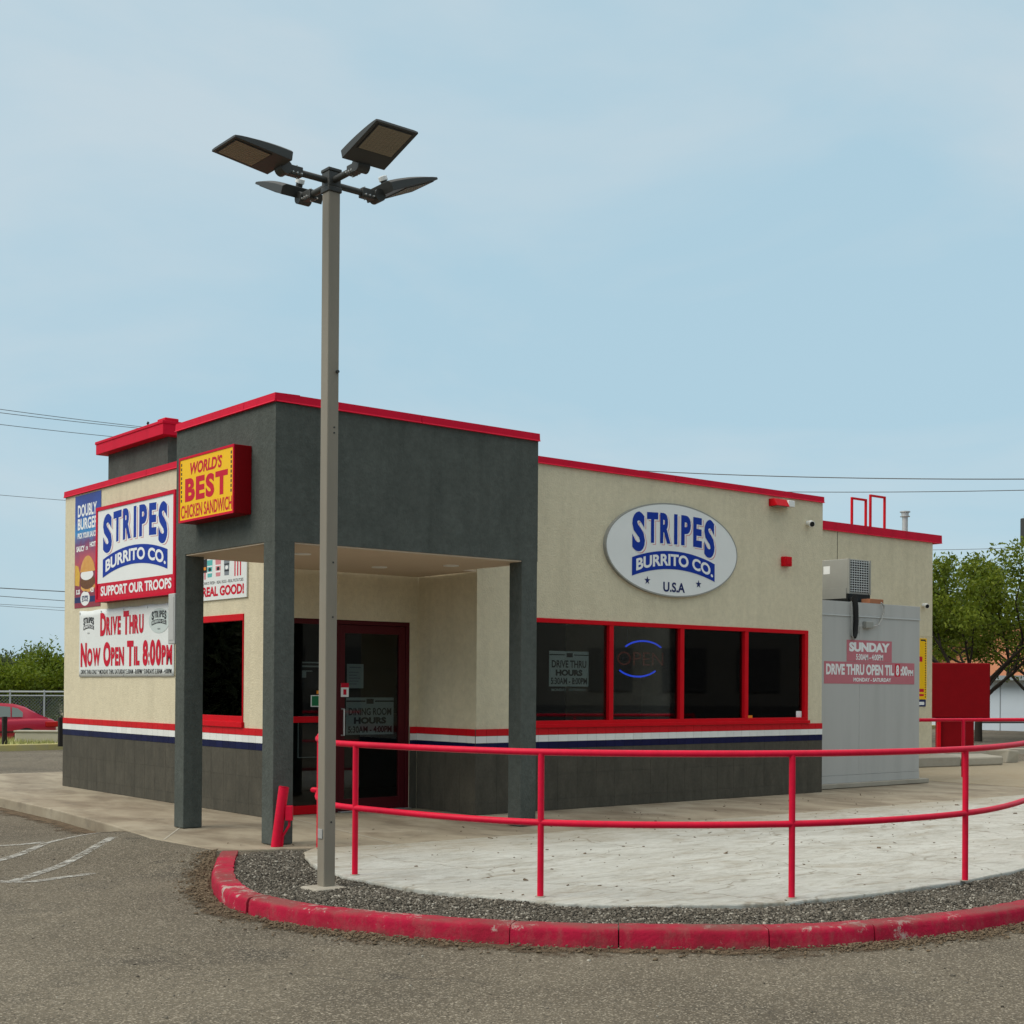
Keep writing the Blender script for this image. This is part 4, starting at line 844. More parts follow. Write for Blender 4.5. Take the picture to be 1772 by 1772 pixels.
def lamp_head(dx, dy, tilt, zoff, cell):
    ang = math.atan2(dy, dx); Rz = Matrix.Translation((LX, LY, LT-.045+zoff)) @ Matrix.Rotation(ang, 4, 'Z')
    hd = thing('lamp_head', None, None, Rz @ Vector((.45, 0, 0))); hd.parent = t; hd.location = WL[hd]-WL[t]
    MB().tube([(.045, 0, 0), (.33, 0, 0)], .024, 12).xform(Rz).build('arm', 'lamp_dark', hd, smooth=True)
    MB().box(.255, .375, -.032, .032, -.036, .034).xform(Rz).build('bracket', 'lamp_dark', hd, .006)
    mb = MB()
    for x in (.275, .31, .345):
        mb.tube([(x, -.05, -.02), (x, .05, -.02)], .006, 6)
    mb.tube([(.29, 0, -.05), (.29, 0, .05)], .006, 6); mb.xform(Rz).build('bolt', 'galv', hd)
    MB().tube([(.40, -.05, 0), (.40, .05, 0)], .047, 16).xform(Rz).build('knuckle', 'lamp_dark', hd, smooth=True)
    Rt = Rz @ Matrix.Translation((.41, 0, .0)) @ Matrix.Rotation(-R(tilt), 4, 'Y')
    n = 10; v = []; f = []
    for i in range(n+1):
        a = i/n; x = .02+.45*a; top = .016+.062*math.cos(a*math.pi/2)**.8; hw = .178-.004*a
        v += [(x, -hw, -.004), (x, -hw, top*.75), (x, -hw+.03, top), (x, hw-.03, top), (x, hw, top*.75), (x, hw, -.004)]
    for i in range(n):
        for j in range(6): f.append((i*6+j, i*6+(j+1) % 6, (i+1)*6+(j+1) % 6, (i+1)*6+j))
    f += [tuple(range(6))[::-1], tuple(range(n*6, n*6+6))]
    MB().add(v, f).xform(Rt).build('housing', 'lamp_dark', hd, .003)
    mb = MB()
    for a in ((.165, .172), (.44, .447)): mb.box(a[0], a[1], -.145, .145, -.010, -.0045)
    for a in ((-.145, -.138), (.138, .145)): mb.box(.172, .44, a[0], a[1], -.010, -.0045)
    mb.xform(Rt).build('bezel', 'lamp_dark', hd)
    MB().box(.173, .439, -.137, .137, -.008, -.0045).xform(Rt).build('lens', 'lamp_lens', hd)
    mb = MB()
    for i in range(1, 12): mb.box(.173+.266*i/12-.0018, .173+.266*i/12+.0018, -.136, .136, -.0092, -.0081)
    for i in range(1, 9): mb.box(.174, .438, -.137+.274*i/9-.0018, -.137+.274*i/9+.0018, -.0095, -.0081)
    mb.xform(Rt).build('led_grid', 'pole_metal', hd)['kind'] = 'stuff'
    if cell: MB().tube([(.10, 0, .06), (.10, 0, .10)], .026, 12).xform(Rt).build('photocell_base', 'lamp_dark', hd, smooth=True); MB().tube([(.10, 0, .10), (.10, 0, .135)], .034, 14).xform(Rt).build('photocell', 'white_paint', hd, .004, True)
lamp_head(-1, 0, 7, .0, False); lamp_head(0, -1, 17, .0, False); lamp_head(1, 0, 24, -.02, True); lamp_head(0, 1, 25, -.02, True)
# ---- curved handrail
posts = [(-.99, -1.66), (-1.709, -3.378), (-1.281, -5.064), (.081, -6.138), (1.826, -6.366), (3.72, -5.82), (5.5, -5.0), (7.3, -4.15), (9.2, -3.35)]
rail = spline([posts[0], (-1.52, -2.55)]+posts[1:], 14); rail, _ = resample(rail, .09)
t = thing('handrail', 'curved red pipe handrail with two rails along the patio edge', 'railing', (.08, -6.14, 0))
p0 = rail[0]; d0 = (rail[0]-rail[1])/np.linalg.norm(rail[0]-rail[1])
for z, nm in ((1.0, 'top_rail'), (.515, 'mid_rail')):
    pts = [Vector((p[0], p[1], z)) for p in rail]
    pre = [Vector((p0[0]+d0[0]*.05, p0[1]+d0[1]*.05, z))] if z > .8 else [Vector((p0[0]+.05, p0[1]-.01, z)), Vector((p0[0]+.02, p0[1]+.045, z)), Vector((p0[0]-.035, p0[1]+.05, z))]
    MB().tube(pre+pts, .0235, 12).build(nm, 'red_rail', t, smooth=True)
for x, y in posts: MB().tube([(x, y, .004), (x, y, .99)], .0225, 12).build('post', 'red_rail', t, smooth=True)
mb = MB()
for x, y in posts[1:6]: MB().tube([(x, y, .004), (x, y, .010)], .036, 14).build('grout_collar', 'concrete', t, smooth=True)
# ---- railing beyond the cooler
a, b_ = ond(1585, 1246, 22.6), ond(1800, 1243.5, 23.6); q0, q1, q2 = ond(1667, 1246, 22.95), ond(1600, 1246, 22.65), ond(1790, 1244, 23.55)
t = thing('rear_railing', 'straight red pipe railing beyond the grey cooler', 'railing', (q0[0], q0[1], 0)); zr = float(a[2])
MB().tube([(a[0], a[1], zr), (b_[0], b_[1], zr)], .03, 10).build('top_rail', 'red_rail', t, smooth=True)
for q in (q0, q2): MB().tube([(q[0], q[1], .004), (q[0], q[1], zr)], .03, 10).build('post', 'red_rail', t, smooth=True)
for q in ((21.2, 6.2), (24.6, 3.4)): pass
# ---- leaning red bollard with conduit box
bx, by = onz(476, 1469, -.02)[:2]; by -= .0
lean = Vector(rt_)*.075
t = thing('bollard', 'short leaning red bollard with a small conduit box in the gravel', 'bollard', (bx, by, -.03)); b0 = Vector((bx, by, -.06)); b1 = b0+Vector((0, 0, .595))+lean
MB().tube([b0, b1], .046, 18).build('tube', 'red_rail', t, smooth=True); MB().tube([b1, b1+Vector((.001, 0, .006))], .042, 18).build('cap', 'red_rail', t)
c0 = b0+Vector(rt_)*.125+Vector((0, 0, .36)); M_ = Matrix.Translation(c0) @ Matrix.Rotation(YAW-math.pi/2, 4, 'Z')
MB().box(-.032, .032, -.03, .03, -.065, .07).xform(M_).build('conduit_box', 'red_rail', t, .006)
MB().tube([c0+Vector((0, 0, -.06)), c0+Vector((0, 0, -.11)), c0-Vector(rt_)*.055+Vector((0, 0, -.20)), c0-Vector(rt_)*.075+Vector((0, 0, -.42))], .012, 8).build('conduit', 'red_rail', t, smooth=True)
MB().tube([c0, c0-Vector(rt_)*.05], .018, 8).build('box_bracket', 'red_rail', t)
# ---- wall pack lamp, strobe box, cameras on the right wall
t = thing('wall_lamp', 'red wedge wall lamp near the top right of the right wall', 'wall lamp', (7.28, 0, 3.9))
x0, x1 = float(ony(1330, 870, 0)[0]), float(ony(1362, 872, -.1)[0]); z1 = float(ony(1345, 865, 0)[2]); z0 = z1-.10
v = [(x0, 0, z0), (x1, 0, z0), (x1, 0, z1), (x0, 0, z1), (x0, -.15, z0), (x1, -.15, z0), (x1, -.09, z1), (x0, -.09, z1)]
MB().add([(a, b_-.001, c_) for a, b_, c_ in v], [(0, 1, 2, 3), (4, 7, 6, 5), (0, 4, 5, 1), (3, 2, 6, 7), (0, 3, 7, 4), (1, 5, 6, 2)]).build('housing', 'red_frame', t, .005)
MB().box(x1+.001, x1+.13, -.13, -.001, z0+.005, z1-.008).build('end_shade', 'white_paint', t, .006)
MB().box(x0+.03, x1-.03, -.13, -.02, z0-.012, z0).build('lens', 'lamp_lens', t)
t = thing('alarm_box', 'small square red alarm box on the right wall', 'alarm', (7.34, 0, 3.12)); MB().box(7.265, 7.415, -.075, -.001, 3.115, 3.245).build('housing', 'red_frame', t, .008); MB().box(7.29, 7.39, -.081, -.075, 3.14, 3.22).build('cover', 'red_frame', t, .002)
def camera_unit(label, pl, u, v, k):
    t = thing('security_camera', label, 'camera', pl.p(u, v), 'security cameras on the walls')
    MB().tube([pl.p(u, v+.02*k, .001), pl.p(u, v+.02*k, .05*k)], .032*k, 14).build('mount', 'white_paint', t, smooth=True)
    MB().tube([pl.p(u+.01*k, v+.015*k, .045*k), pl.p(u-.02*k, v-.005*k, .10*k)], .042*k, 16).build('body', 'white_paint', t, smooth=True)
    MB().tube([pl.p(u-.02*k, v-.005*k, .101*k), pl.p(u-.022*k, v-.006*k, .105*k)], .034*k, 16).build('lens', 'black', t)
p = ony(1403, 907, -.06); camera_unit('white security camera at the upper right corner of the right wall', R0, float(p[0]), float(p[2]), 1.0)
p = ony(1603, 1049, WY-.06); camera_unit('white security camera at the far corner of the rear wing', WYp, float(p[0])-.02, float(p[2]), 1.1)
# ---- grey box on the column
t = thing('speaker_box', 'slim light-grey box on the far side of the portico column', 'box', (PA+.1, PY, 1.85)); MB().box(PA-.01, PA+.12, PY+.001, PY+.15, 1.86, 2.375).build('housing', 'cooler', t, .008)
MB().box(PA-.014, PA-.01, PY+.02, PY+.13, 1.9, 2.34).build('cover', 'cooler', t, .001)
# ---- condenser on the cooler
ax0, ax1, ay0, ay1, az0, az1 = 9.425, 9.955, .50, 1.55, 2.80, 3.392
t = thing('condenser_unit', 'grey condenser with louvred front on top of the cooler', 'air conditioner', (ax0, ay0, cz))
MB().box(ax0, ax1, ay0+.03, ay1, az0+.07, az1).build('cabinet', 'ac_grey', t, .008)
MB().box(ax0-.01, ax1+.005, ay0+.02, ay1, cz+.035, az0+.069).build('base_pan', 'black', t, .004)
MB().box(ax0-.012, ax0-.001, ay0+.05, ay1-.02, az0+.0, az0+.16).build('side_trim', 'ac_grey', t, .002)
for x in (ax0+.04, ax1-.08):
    for y in (ay0+.06, ay1-.1): MB().box(x, x+.05, y, y+.06, cz+.001, cz+.034).build('foot', 'galv', t)
al = rightwall(ay0+.03); mb = MB(); al.slab(mb, ax0+.035, ax1-.03, az0+.10, az1-.02, .0005, .004); mb.build('coil', 'black', t)
n = 13
for i in range(n): z = az0+.10+(az1-.12-az0)*(i+.5)/n; mb = MB(); al.slab(mb, ax0+.03, ax1-.025, z-.0055, z+.0055, .004, .009); mb.build('slat', 'louvre', t)
for i in range(9): u = ax0+.04+(ax1-ax0-.075)*i/8; mb = MB(); al.slab(mb, u-.0045, u+.0045, az0+.10, az1-.02, .004, .0095); mb.build('grille_bar', 'louvre', t)
MB().box(ax0, ax0+.032, ay0+.005, ay0+.029, az0+.07, az1).box(ax1-.026, ax1, ay0+.005, ay0+.029, az0+.07, az1).build('corner_trim', 'ac_grey', t)
slab_p = leftwall(ax0); mb = MB(); slab_p.slab(mb, -.98, -.86, 3.18, 3.30, .0005, .002); mb.build('label_plate', 'print_white', t)
q = lambda u, v, y=CYF-.045: Vector(ony(u, v, y))
t = thing('refrigerant_pipe', 'black insulated pipe bending down the cooler front from the condenser', 'pipe', q(1480, 1040))
MB().tube([(ax0+.05, ay0+.2, cz+.05), (ax0+.06, ay0-.02, cz+.055), q(1479, 1034), q(1481, 1050), q(1481.5, 1075), q(1480, 1095), q(1477.5, 1103)], .038, 12).build('insulation', 'rubber', t, smooth=True)
MB().tube([q(1473, 1040), q(1474, 1060), q(1474, 1085), q(1474.5, 1100), q(1478, 1106.5), q(1482, 1103), q(1484, 1095)], .010, 8).build('copper_line', 'conduit', t, smooth=True)
t = thing('power_conduit', 'grey flexible conduit looping on the cooler front to a junction box', 'conduit', q(1500, 1080))
MB().tube([q(1525, 1043), q(1530, 1049), q(1530, 1058), q(1526, 1072), q(1521, 1081), q(1514, 1084), q(1502, 1083)], .012, 8).build('conduit', 'conduit', t, smooth=True)
MB().tube([q(1493, 1082), q(1488, 1085), q(1487, 1092), q(1484, 1099)], .010, 8).build('conduit', 'conduit', t, smooth=True)
c_ = q(1499, 1081.5, CYF-.002); MB().box(c_.x-.09, c_.x+.09, CYF-.07, CYF-.001, c_.z-.05, c_.z+.05).build('junction_box', 'ac_grey', t, .01)
c_ = q(1517, 1040, CYF); MB().box(c_.x-.16, c_.x+.17, CYF+.0, CYF+.16, cz+.001, cz+.07).build('rusty_bracket', 'roof_shingle', t, .006)
# ---- roof frames, vent
for (xa, xb, yt) in ((1474, 1498, 861), (1506, 1530.5, 856.5)):
    p0 = ony(xa, 905, 4.2); p1 = ony(xb, 905, 4.2); zt = float(ony((xa+xb)/2, yt+1, 4.2)[2])
    t = thing('roof_frame', 'shorter red steel roof frame on the rear wing, nearer the restaurant' if xa < 1500 else 'taller red steel roof frame on the rear wing, nearer the vent', 'roof frame', ((p0[0]+p1[0])/2, 4.2, 4.12), 'red frames on the roof')
    w2 = .02
    for x in (p0[0], p1[0]): MB().box(x-w2, x+w2, 4.2-w2, 4.2+w2, 4.121, zt-2*w2).build('upright', 'red_frame', t, .003)
    MB().box(p0[0]-w2, p1[0]+w2, 4.2-w2, 4.2+w2, zt-2*w2+.001, zt).build('crossbar', 'red_frame', t, .003)
p = ony(1566, 918, 4.4); vz = float(ony(1566, 885, 4.4)[2]); vx = float(p[0])
t = thing('roof_vent', 'galvanised capped vent pipe on the rear wing roof', 'vent', (vx, 4.4, 4.12))
MB().tube([(vx, 4.4, 4.121), (vx, 4.4, vz-.10)], .058, 16).build('pipe', 'galv', t, smooth=True); MB().tube([(vx, 4.4, vz-.11), (vx, 4.4, vz-.095)], .10, 16).build('collar', 'galv', t); MB().tube([(vx, 4.4, vz-.095), (vx, 4.4, vz-.02)], .075, 16).build('band', 'galv', t, smooth=True); MB().tube([(vx, 4.4, vz-.02), (vx, 4.4, vz)], .105, 16).build('cap', 'galv', t)
t = thing('wire_hook', 'small black wire hook on the roof tower cap', 'hook', (.6, 5.3, TZ)); p = onx(256, 735, .5); MB().tube([(.5, p[1], TZ+.006), (.5, p[1], TZ+.07)], .012, 8).build('stem', 'black', t); MB().tube([(.5, p[1]-.03, TZ+.05), (.5, p[1]+.03, TZ+.05)], .009, 8).build('eye', 'black', t)
# rear wing coping
coping(rightwall(WY), X2+.005, float(ony(1628, 927, WY)[0]), WZT, .16, -.4, .03)
coping(rightwall(WY-.0), X2-.2, X2+.0, WZT, .16, -.4, .03)

# ================================================================== BACKGROUND
# raised concrete island behind the cooler and broken kerb blocks
t = thing('concrete_island', 'long low concrete island edge behind the railing', 'kerb block', (15.3, 3.0, 0)); e0, e1 = onz(1588, 1329), onz(1662, 1326.5)
MB().prism([(e0[0]-1.6, e0[1]+.25), (e0[0], e0[1]), (e1[0], e1[1]), (e1[0]+.9, e1[1]+1.0), (e1[0]+.4, e1[1]+2.2), (e0[0]-1.2, e0[1]+.7)], .005, .19).build('slab', 'concrete', t, .02)
t = thing('concrete_block', 'broken pale concrete kerb block right of the island', 'kerb block', (16.4, 2.7, 0)); e0, e1 = onz(1671, 1326.5), onz(1736, 1324)
MB().prism([tuple(e0[:2]), tuple(e1[:2]), (e1[0]+.7, e1[1]+.9), (e0[0]+.7, e0[1]+1.1)], .005, .17).build('block', 'concrete_block', t, .03)
e0 = onz(1742, 1321); t = thing('concrete_rubble', 'lump of broken concrete at the end of the kerb block', 'rubble', (e0[0], e0[1], 0))
v = (CUB+rng.normal(0, .12, (8, 3)))*np.array([.3, .35, .16])+np.array([e0[0]+.3, e0[1]+.3, .13]); MB().add(v, [tuple(map(int, f_)) for f_ in CF]).build('lump', 'concrete_block', t, .03)
# menu board seen from behind
t = thing('menu_board', 'plain red back of a drive-thru menu board on a red pedestal', 'menu board', ond(1655, 1290, 34)); P0, P1 = ond(1612.5, 1147, 34), ond(1714, 1147, 34); zt, zm_, zb_ = P0[2], ond(1660, 1243, 34)[2], ond(1660, 1296, 34)[2]
dirv = Vector((P1-P0)[:3]); dirv.z = 0; wd_ = dirv.length; dirv.normalize(); ang = math.atan2(dirv.y, dirv.x); M_ = Matrix.Translation((P0[0], P0[1], 0)) @ Matrix.Rotation(ang, 4, 'Z')
MB().box(0, wd_, 0, .3, zm_, zt).xform(M_).build('cabinet', 'sign_red_side', t, .02); MB().box(.03, wd_-.03, -.008, -.001, zm_+.03, zt-.03).xform(M_).build('back_panel', 'sign_red_side', t, .004)
MB().box(.17, 1.06, .05, .25, zb_-.5, zm_-.001).xform(M_).build('pedestal', 'sign_red_side', t, .01); MB().box(.14, .23, -.01, .049, zb_-.5, zm_-.001).xform(M_).build('pedestal_trim', 'red_frame', t, .004)
mb = MB().box(-.9, 2.9, -.35, -.1, -.62, .03).xform(M_); tag(mb.build('drive_kerb', 'concrete', None, .02), kind='structure')
# ---- trees
def leaf_cloud(centers, radii, n, size, flat=.8):
    """n random leaf quads spread through ellipsoidal clumps"""
    k = rng.integers(0, len(centers), n); d = rng.normal(0, 1, (n, 3)); d /= np.linalg.norm(d, axis=1)[:, None]; r = rng.uniform(0, 1, n)**.45
    p = centers[k]+d*r[:, None]*radii[k][:, None]*np.array([1, 1, flat]); a = rng.normal(0, 1, (n, 3)); a /= np.linalg.norm(a, axis=1)[:, None]; b_ = np.cross(a, rng.normal(0, 1, (n, 3))); b_ /= np.linalg.norm(b_, axis=1)[:, None]
    s = size*rng.uniform(.6, 1.3, n)[:, None]; a *= s; b_ *= s*.5
    return np.stack([p-a, p+b_*.9, p+a, p-b_*.9], 1)
def quads_obj(name, q, m, parent):
    n = len(q); co = (q.reshape(-1, 3)-np.array(WL[parent])); me = bpy.data.meshes.new(name); me.vertices.add(4*n); me.vertices.foreach_set('co', co.ravel()); me.loops.add(4*n); me.loops.foreach_set('vertex_index', np.arange(4*n, dtype=np.int32)); me.polygons.add(n); me.polygons.foreach_set('loop_start', np.arange(0, 4*n, 4, dtype=np.int32)); me.update(calc_edges=True); me.validate(); me.materials.append(MATS[m]); return link(name, me, parent)
def tree(name, label, base, H, spread, trunk_h, n_limb, leaves, lsize, lm, cat='tree', group=None, rad=.55, tr=.13, seed=1, up_=.8):
    rg = random.Random(seed); t = thing(name, label, cat, base, group); base = Vector(base); mb = MB(); tips = []
    top = base+Vector((rg.uniform(-.1, .1), rg.uniform(-.1, .1), trunk_h)); mb.tube([base-Vector((0, 0, .1)), base+Vector((.03, .02, trunk_h*.5)), top], [tr*1.25, tr, tr*.85], 9)
    def branch(p, d, ln, r, depth):
        pts = [p]; q = p
        for i in range(3):
            d = (d+Vector((rg.gauss(0, .16), rg.gauss(0, .16), rg.gauss(.05, .12)))).normalized(); q = q+d*ln/3; pts.append(q)
        mb.tube(pts, [r, r*.85, r*.7, r*.5], 6 if depth < 2 else 4, cap=False)
        if depth >= 1: tips.extend([pts[2], pts[3]])
        if depth < 3:
            for k in range(3 if depth == 0 else 2+(rg.random() < .5)):
                nd = (d+Vector((rg.gauss(0, .6), rg.gauss(0, .6), rg.gauss(.1, .35)))).normalized(); branch(pts[3] if k else pts[2], nd, ln*rg.uniform(.6, .8), r*.55, depth+1)
    for i in range(n_limb):
        a = 6.283*i/n_limb+rg.uniform(-.4, .4); branch(top if i % 2 else base+Vector((0, 0, trunk_h*.85)), Vector((math.cos(a)*spread, math.sin(a)*spread, up_)).normalized(), (H-trunk_h)*.38, tr*.6, 0)
    mb.build('trunk', 'bark', t, smooth=True)
    c_ = np.array([tuple(p) for p in tips]); zc = c_[:, 2].max(); k = (base.z+H-rad*.5-base.z-trunk_h)/(zc-base.z-trunk_h)
    r_ = rad*np.array([rg.uniform(.5, 1.15) for _ in tips]); quads_obj('crown', leaf_cloud(c_, r_, leaves, lsize), lm, t); return t
tb = ond(1693, 1298, 42); tree('broad_tree', 'spreading green tree behind the red menu board', (tb[0], tb[1], -.62), 7.6, .9, 1.9, 8, 34000, .07, 'leaf_a', rad=.58, tr=.11, seed=4)
tb = ond(1800, 1296, 46); tree('broad_tree', 'tree crown cut by the right edge beside the utility pole', (tb[0], tb[1], -.62), 7.8, .8, 2.0, 6, 15000, .08, 'leaf_a', rad=.55, tr=.10, seed=9)
tb = ond(1640, 1296, 58); tree('broad_tree', 'darker tree far behind the menu board and rear wing corner', (tb[0], tb[1], -.62), 5.6, .9, 1.2, 6, 9000, .11, 'leaf_b', rad=.75, tr=.14, seed=12)
for (u, D_, H_, sd, lm, lb) in ((62, 52, 3.75, 21, 'leaf_b', 'round dense green bush behind the chain-link fence'), (106, 54, 3.8, 22, 'leaf_b', 'dense green bush half hidden by the restaurant corner'), (2, 68, 4.0, 23, 'leaf_c', 'paler grey-green tree at the left edge behind the fence'), (30, 56, 2.7, 24, 'leaf_b', 'low green bush between the paler tree and the round bush')):
    p = ond(u, 1240, D_); tree('bush', lb, (p[0], p[1], -.62), H_, .62, .5, 8, 13000, .075 if lm == 'leaf_b' else .1, lm, 'bush', None, rad=.62, tr=.07, seed=sd, up_=.62)
# ---- chain-link fence
f0, f1 = ond(-60, 1196, 45), ond(150, 1199, 47); t = thing('chain_link_fence', 'grey chain-link fence behind the red car', 'fence', (f0[0], f0[1], -.62)); fz = float(ond(50, 1197, 46)[2]); dv = Vector((f1-f0)[:3]); dv.z = 0; Lf = dv.length; dv.normalize()
F = lambda s, z: Vector((f0[0], f0[1], 0))+dv*s+Vector((0, 0, z))
MB().tube([F(0, fz), F(Lf, fz)], .030, 8).build('top_rail', 'galv', t); MB().tube([F(0, fz-.13), F(Lf, fz-.13)], .022, 8).build('mid_rail', 'galv', t); MB().tube([F(0, -.5), F(Lf, -.5)], .02, 8).build('bottom_rail', 'galv', t)
for i in range(4): MB().tube([F(.3+i*(Lf-.6)/3, -.62), F(.3+i*(Lf-.6)/3, fz+.06)], .03, 8).build('post', 'galv', t)
mb = MB(); hh = fz-.1+.5; nW = int((Lf+hh)/.11)
for i in range(nW):
    for s in (1, -1):
        a = i*.11-hh if s > 0 else i*.11; lo, hi = (max(0, a), min(Lf, a+hh)) if s > 0 else (max(0, a-hh), min(Lf, a))
        if hi-lo < .02: continue
        z = lambda x: -.5+(x-a) if s > 0 else -.5+(a-x)
        mb.tube([F(lo, z(lo)), F(hi, z(hi))], .0045, 3, cap=False)
mb.build('mesh', 'house_trim', t)
# tan bank behind the fence
p0, p1 = ond(-80, 1206, 62), ond(180, 1206, 66); tag(MB().add([(p0[0]-6, p0[1]-2, -.6), (p1[0]+6, p1[1]-2, -.6), (p1[0]+6, p1[1]+9, 1.05), (p0[0]-6, p0[1]+9, 1.05), (p1[0]+20, p1[1]+40, .3), (p0[0]-20, p0[1]+40, .3)], [(0, 1, 2, 3), (3, 2, 4, 5)]).build('bank', 'dirt'), kind='structure')
# ---- concrete barrier and short posts on the verge
b0_, b1_ = ond(25, 1264, 34.2), ond(108, 1265, 34.2); t = thing('concrete_barrier', 'tan concrete barrier block on the verge in front of the car', 'barrier', (b0_[0], b0_[1], 0)); dv = Vector((b1_-b0_)[:3]); dv.z = 0; Lb = dv.length; M_ = Matrix.Translation((b0_[0], b0_[1], 0)) @ Matrix.Rotation(math.atan2(dv.y, dv.x), 4, 'Z')
MB().box(0, Lb+.6, 0, .38, -.04, float(b0_[2])-.05).xform(M_).build('block', 'concrete_block', t, .03); MB().box(-.02, Lb+.62, -.02, .40, float(b0_[2])-.049, float(b0_[2])).xform(M_).build('cap', 'concrete', t, .015)
for u, yt, D_, lb in ((8, 1240, 32.6, 'dark wooden post at the left edge in front of the car'), (105, 1241, 32.6, 'dark wooden post against the restaurant corner')):
    p = ond(u, yt, D_); t = thing('wooden_post', lb, 'post', (p[0], p[1], -.02), 'dark posts on the verge'); MB().box(p[0]-.05, p[0]+.05, p[1]-.05, p[1]+.05, -.03, p[2]).build('shaft', 'wood_dark', t, .01); MB().box(p[0]-.052, p[0]+.052, p[1]-.052, p[1]+.052, p[2]-.10, p[2]-.06).build('band', 'wood_dark', t)
# grass blades on the verge
n = 9000; gx = rng.uniform(-2, 14, n); gy = rng.uniform(20.25, 23.6, n); hgt = rng.uniform(.05, .16, n); a = rng.uniform(0, 6.28, n); wv = .012
bs = np.c_[gx, gy, np.full(n, -.02)]; sd_ = np.c_[np.cos(a), np.sin(a), np.zeros(n)]*wv; tp = bs+np.c_[rng.normal(0, .04, n), rng.normal(0, .04, n), hgt]
co = np.stack([bs-sd_, bs+sd_, tp], 1).reshape(-1, 3); me = bpy.data.meshes.new('grass'); me.from_pydata(co.tolist(), [], np.arange(3*n).reshape(-1, 3).tolist()); me.materials.append(MATS['dry_grass']); tag(link('grass', me), 'dry yellow-green grass on the verge beyond the lot', 'grass', kind='stuff')
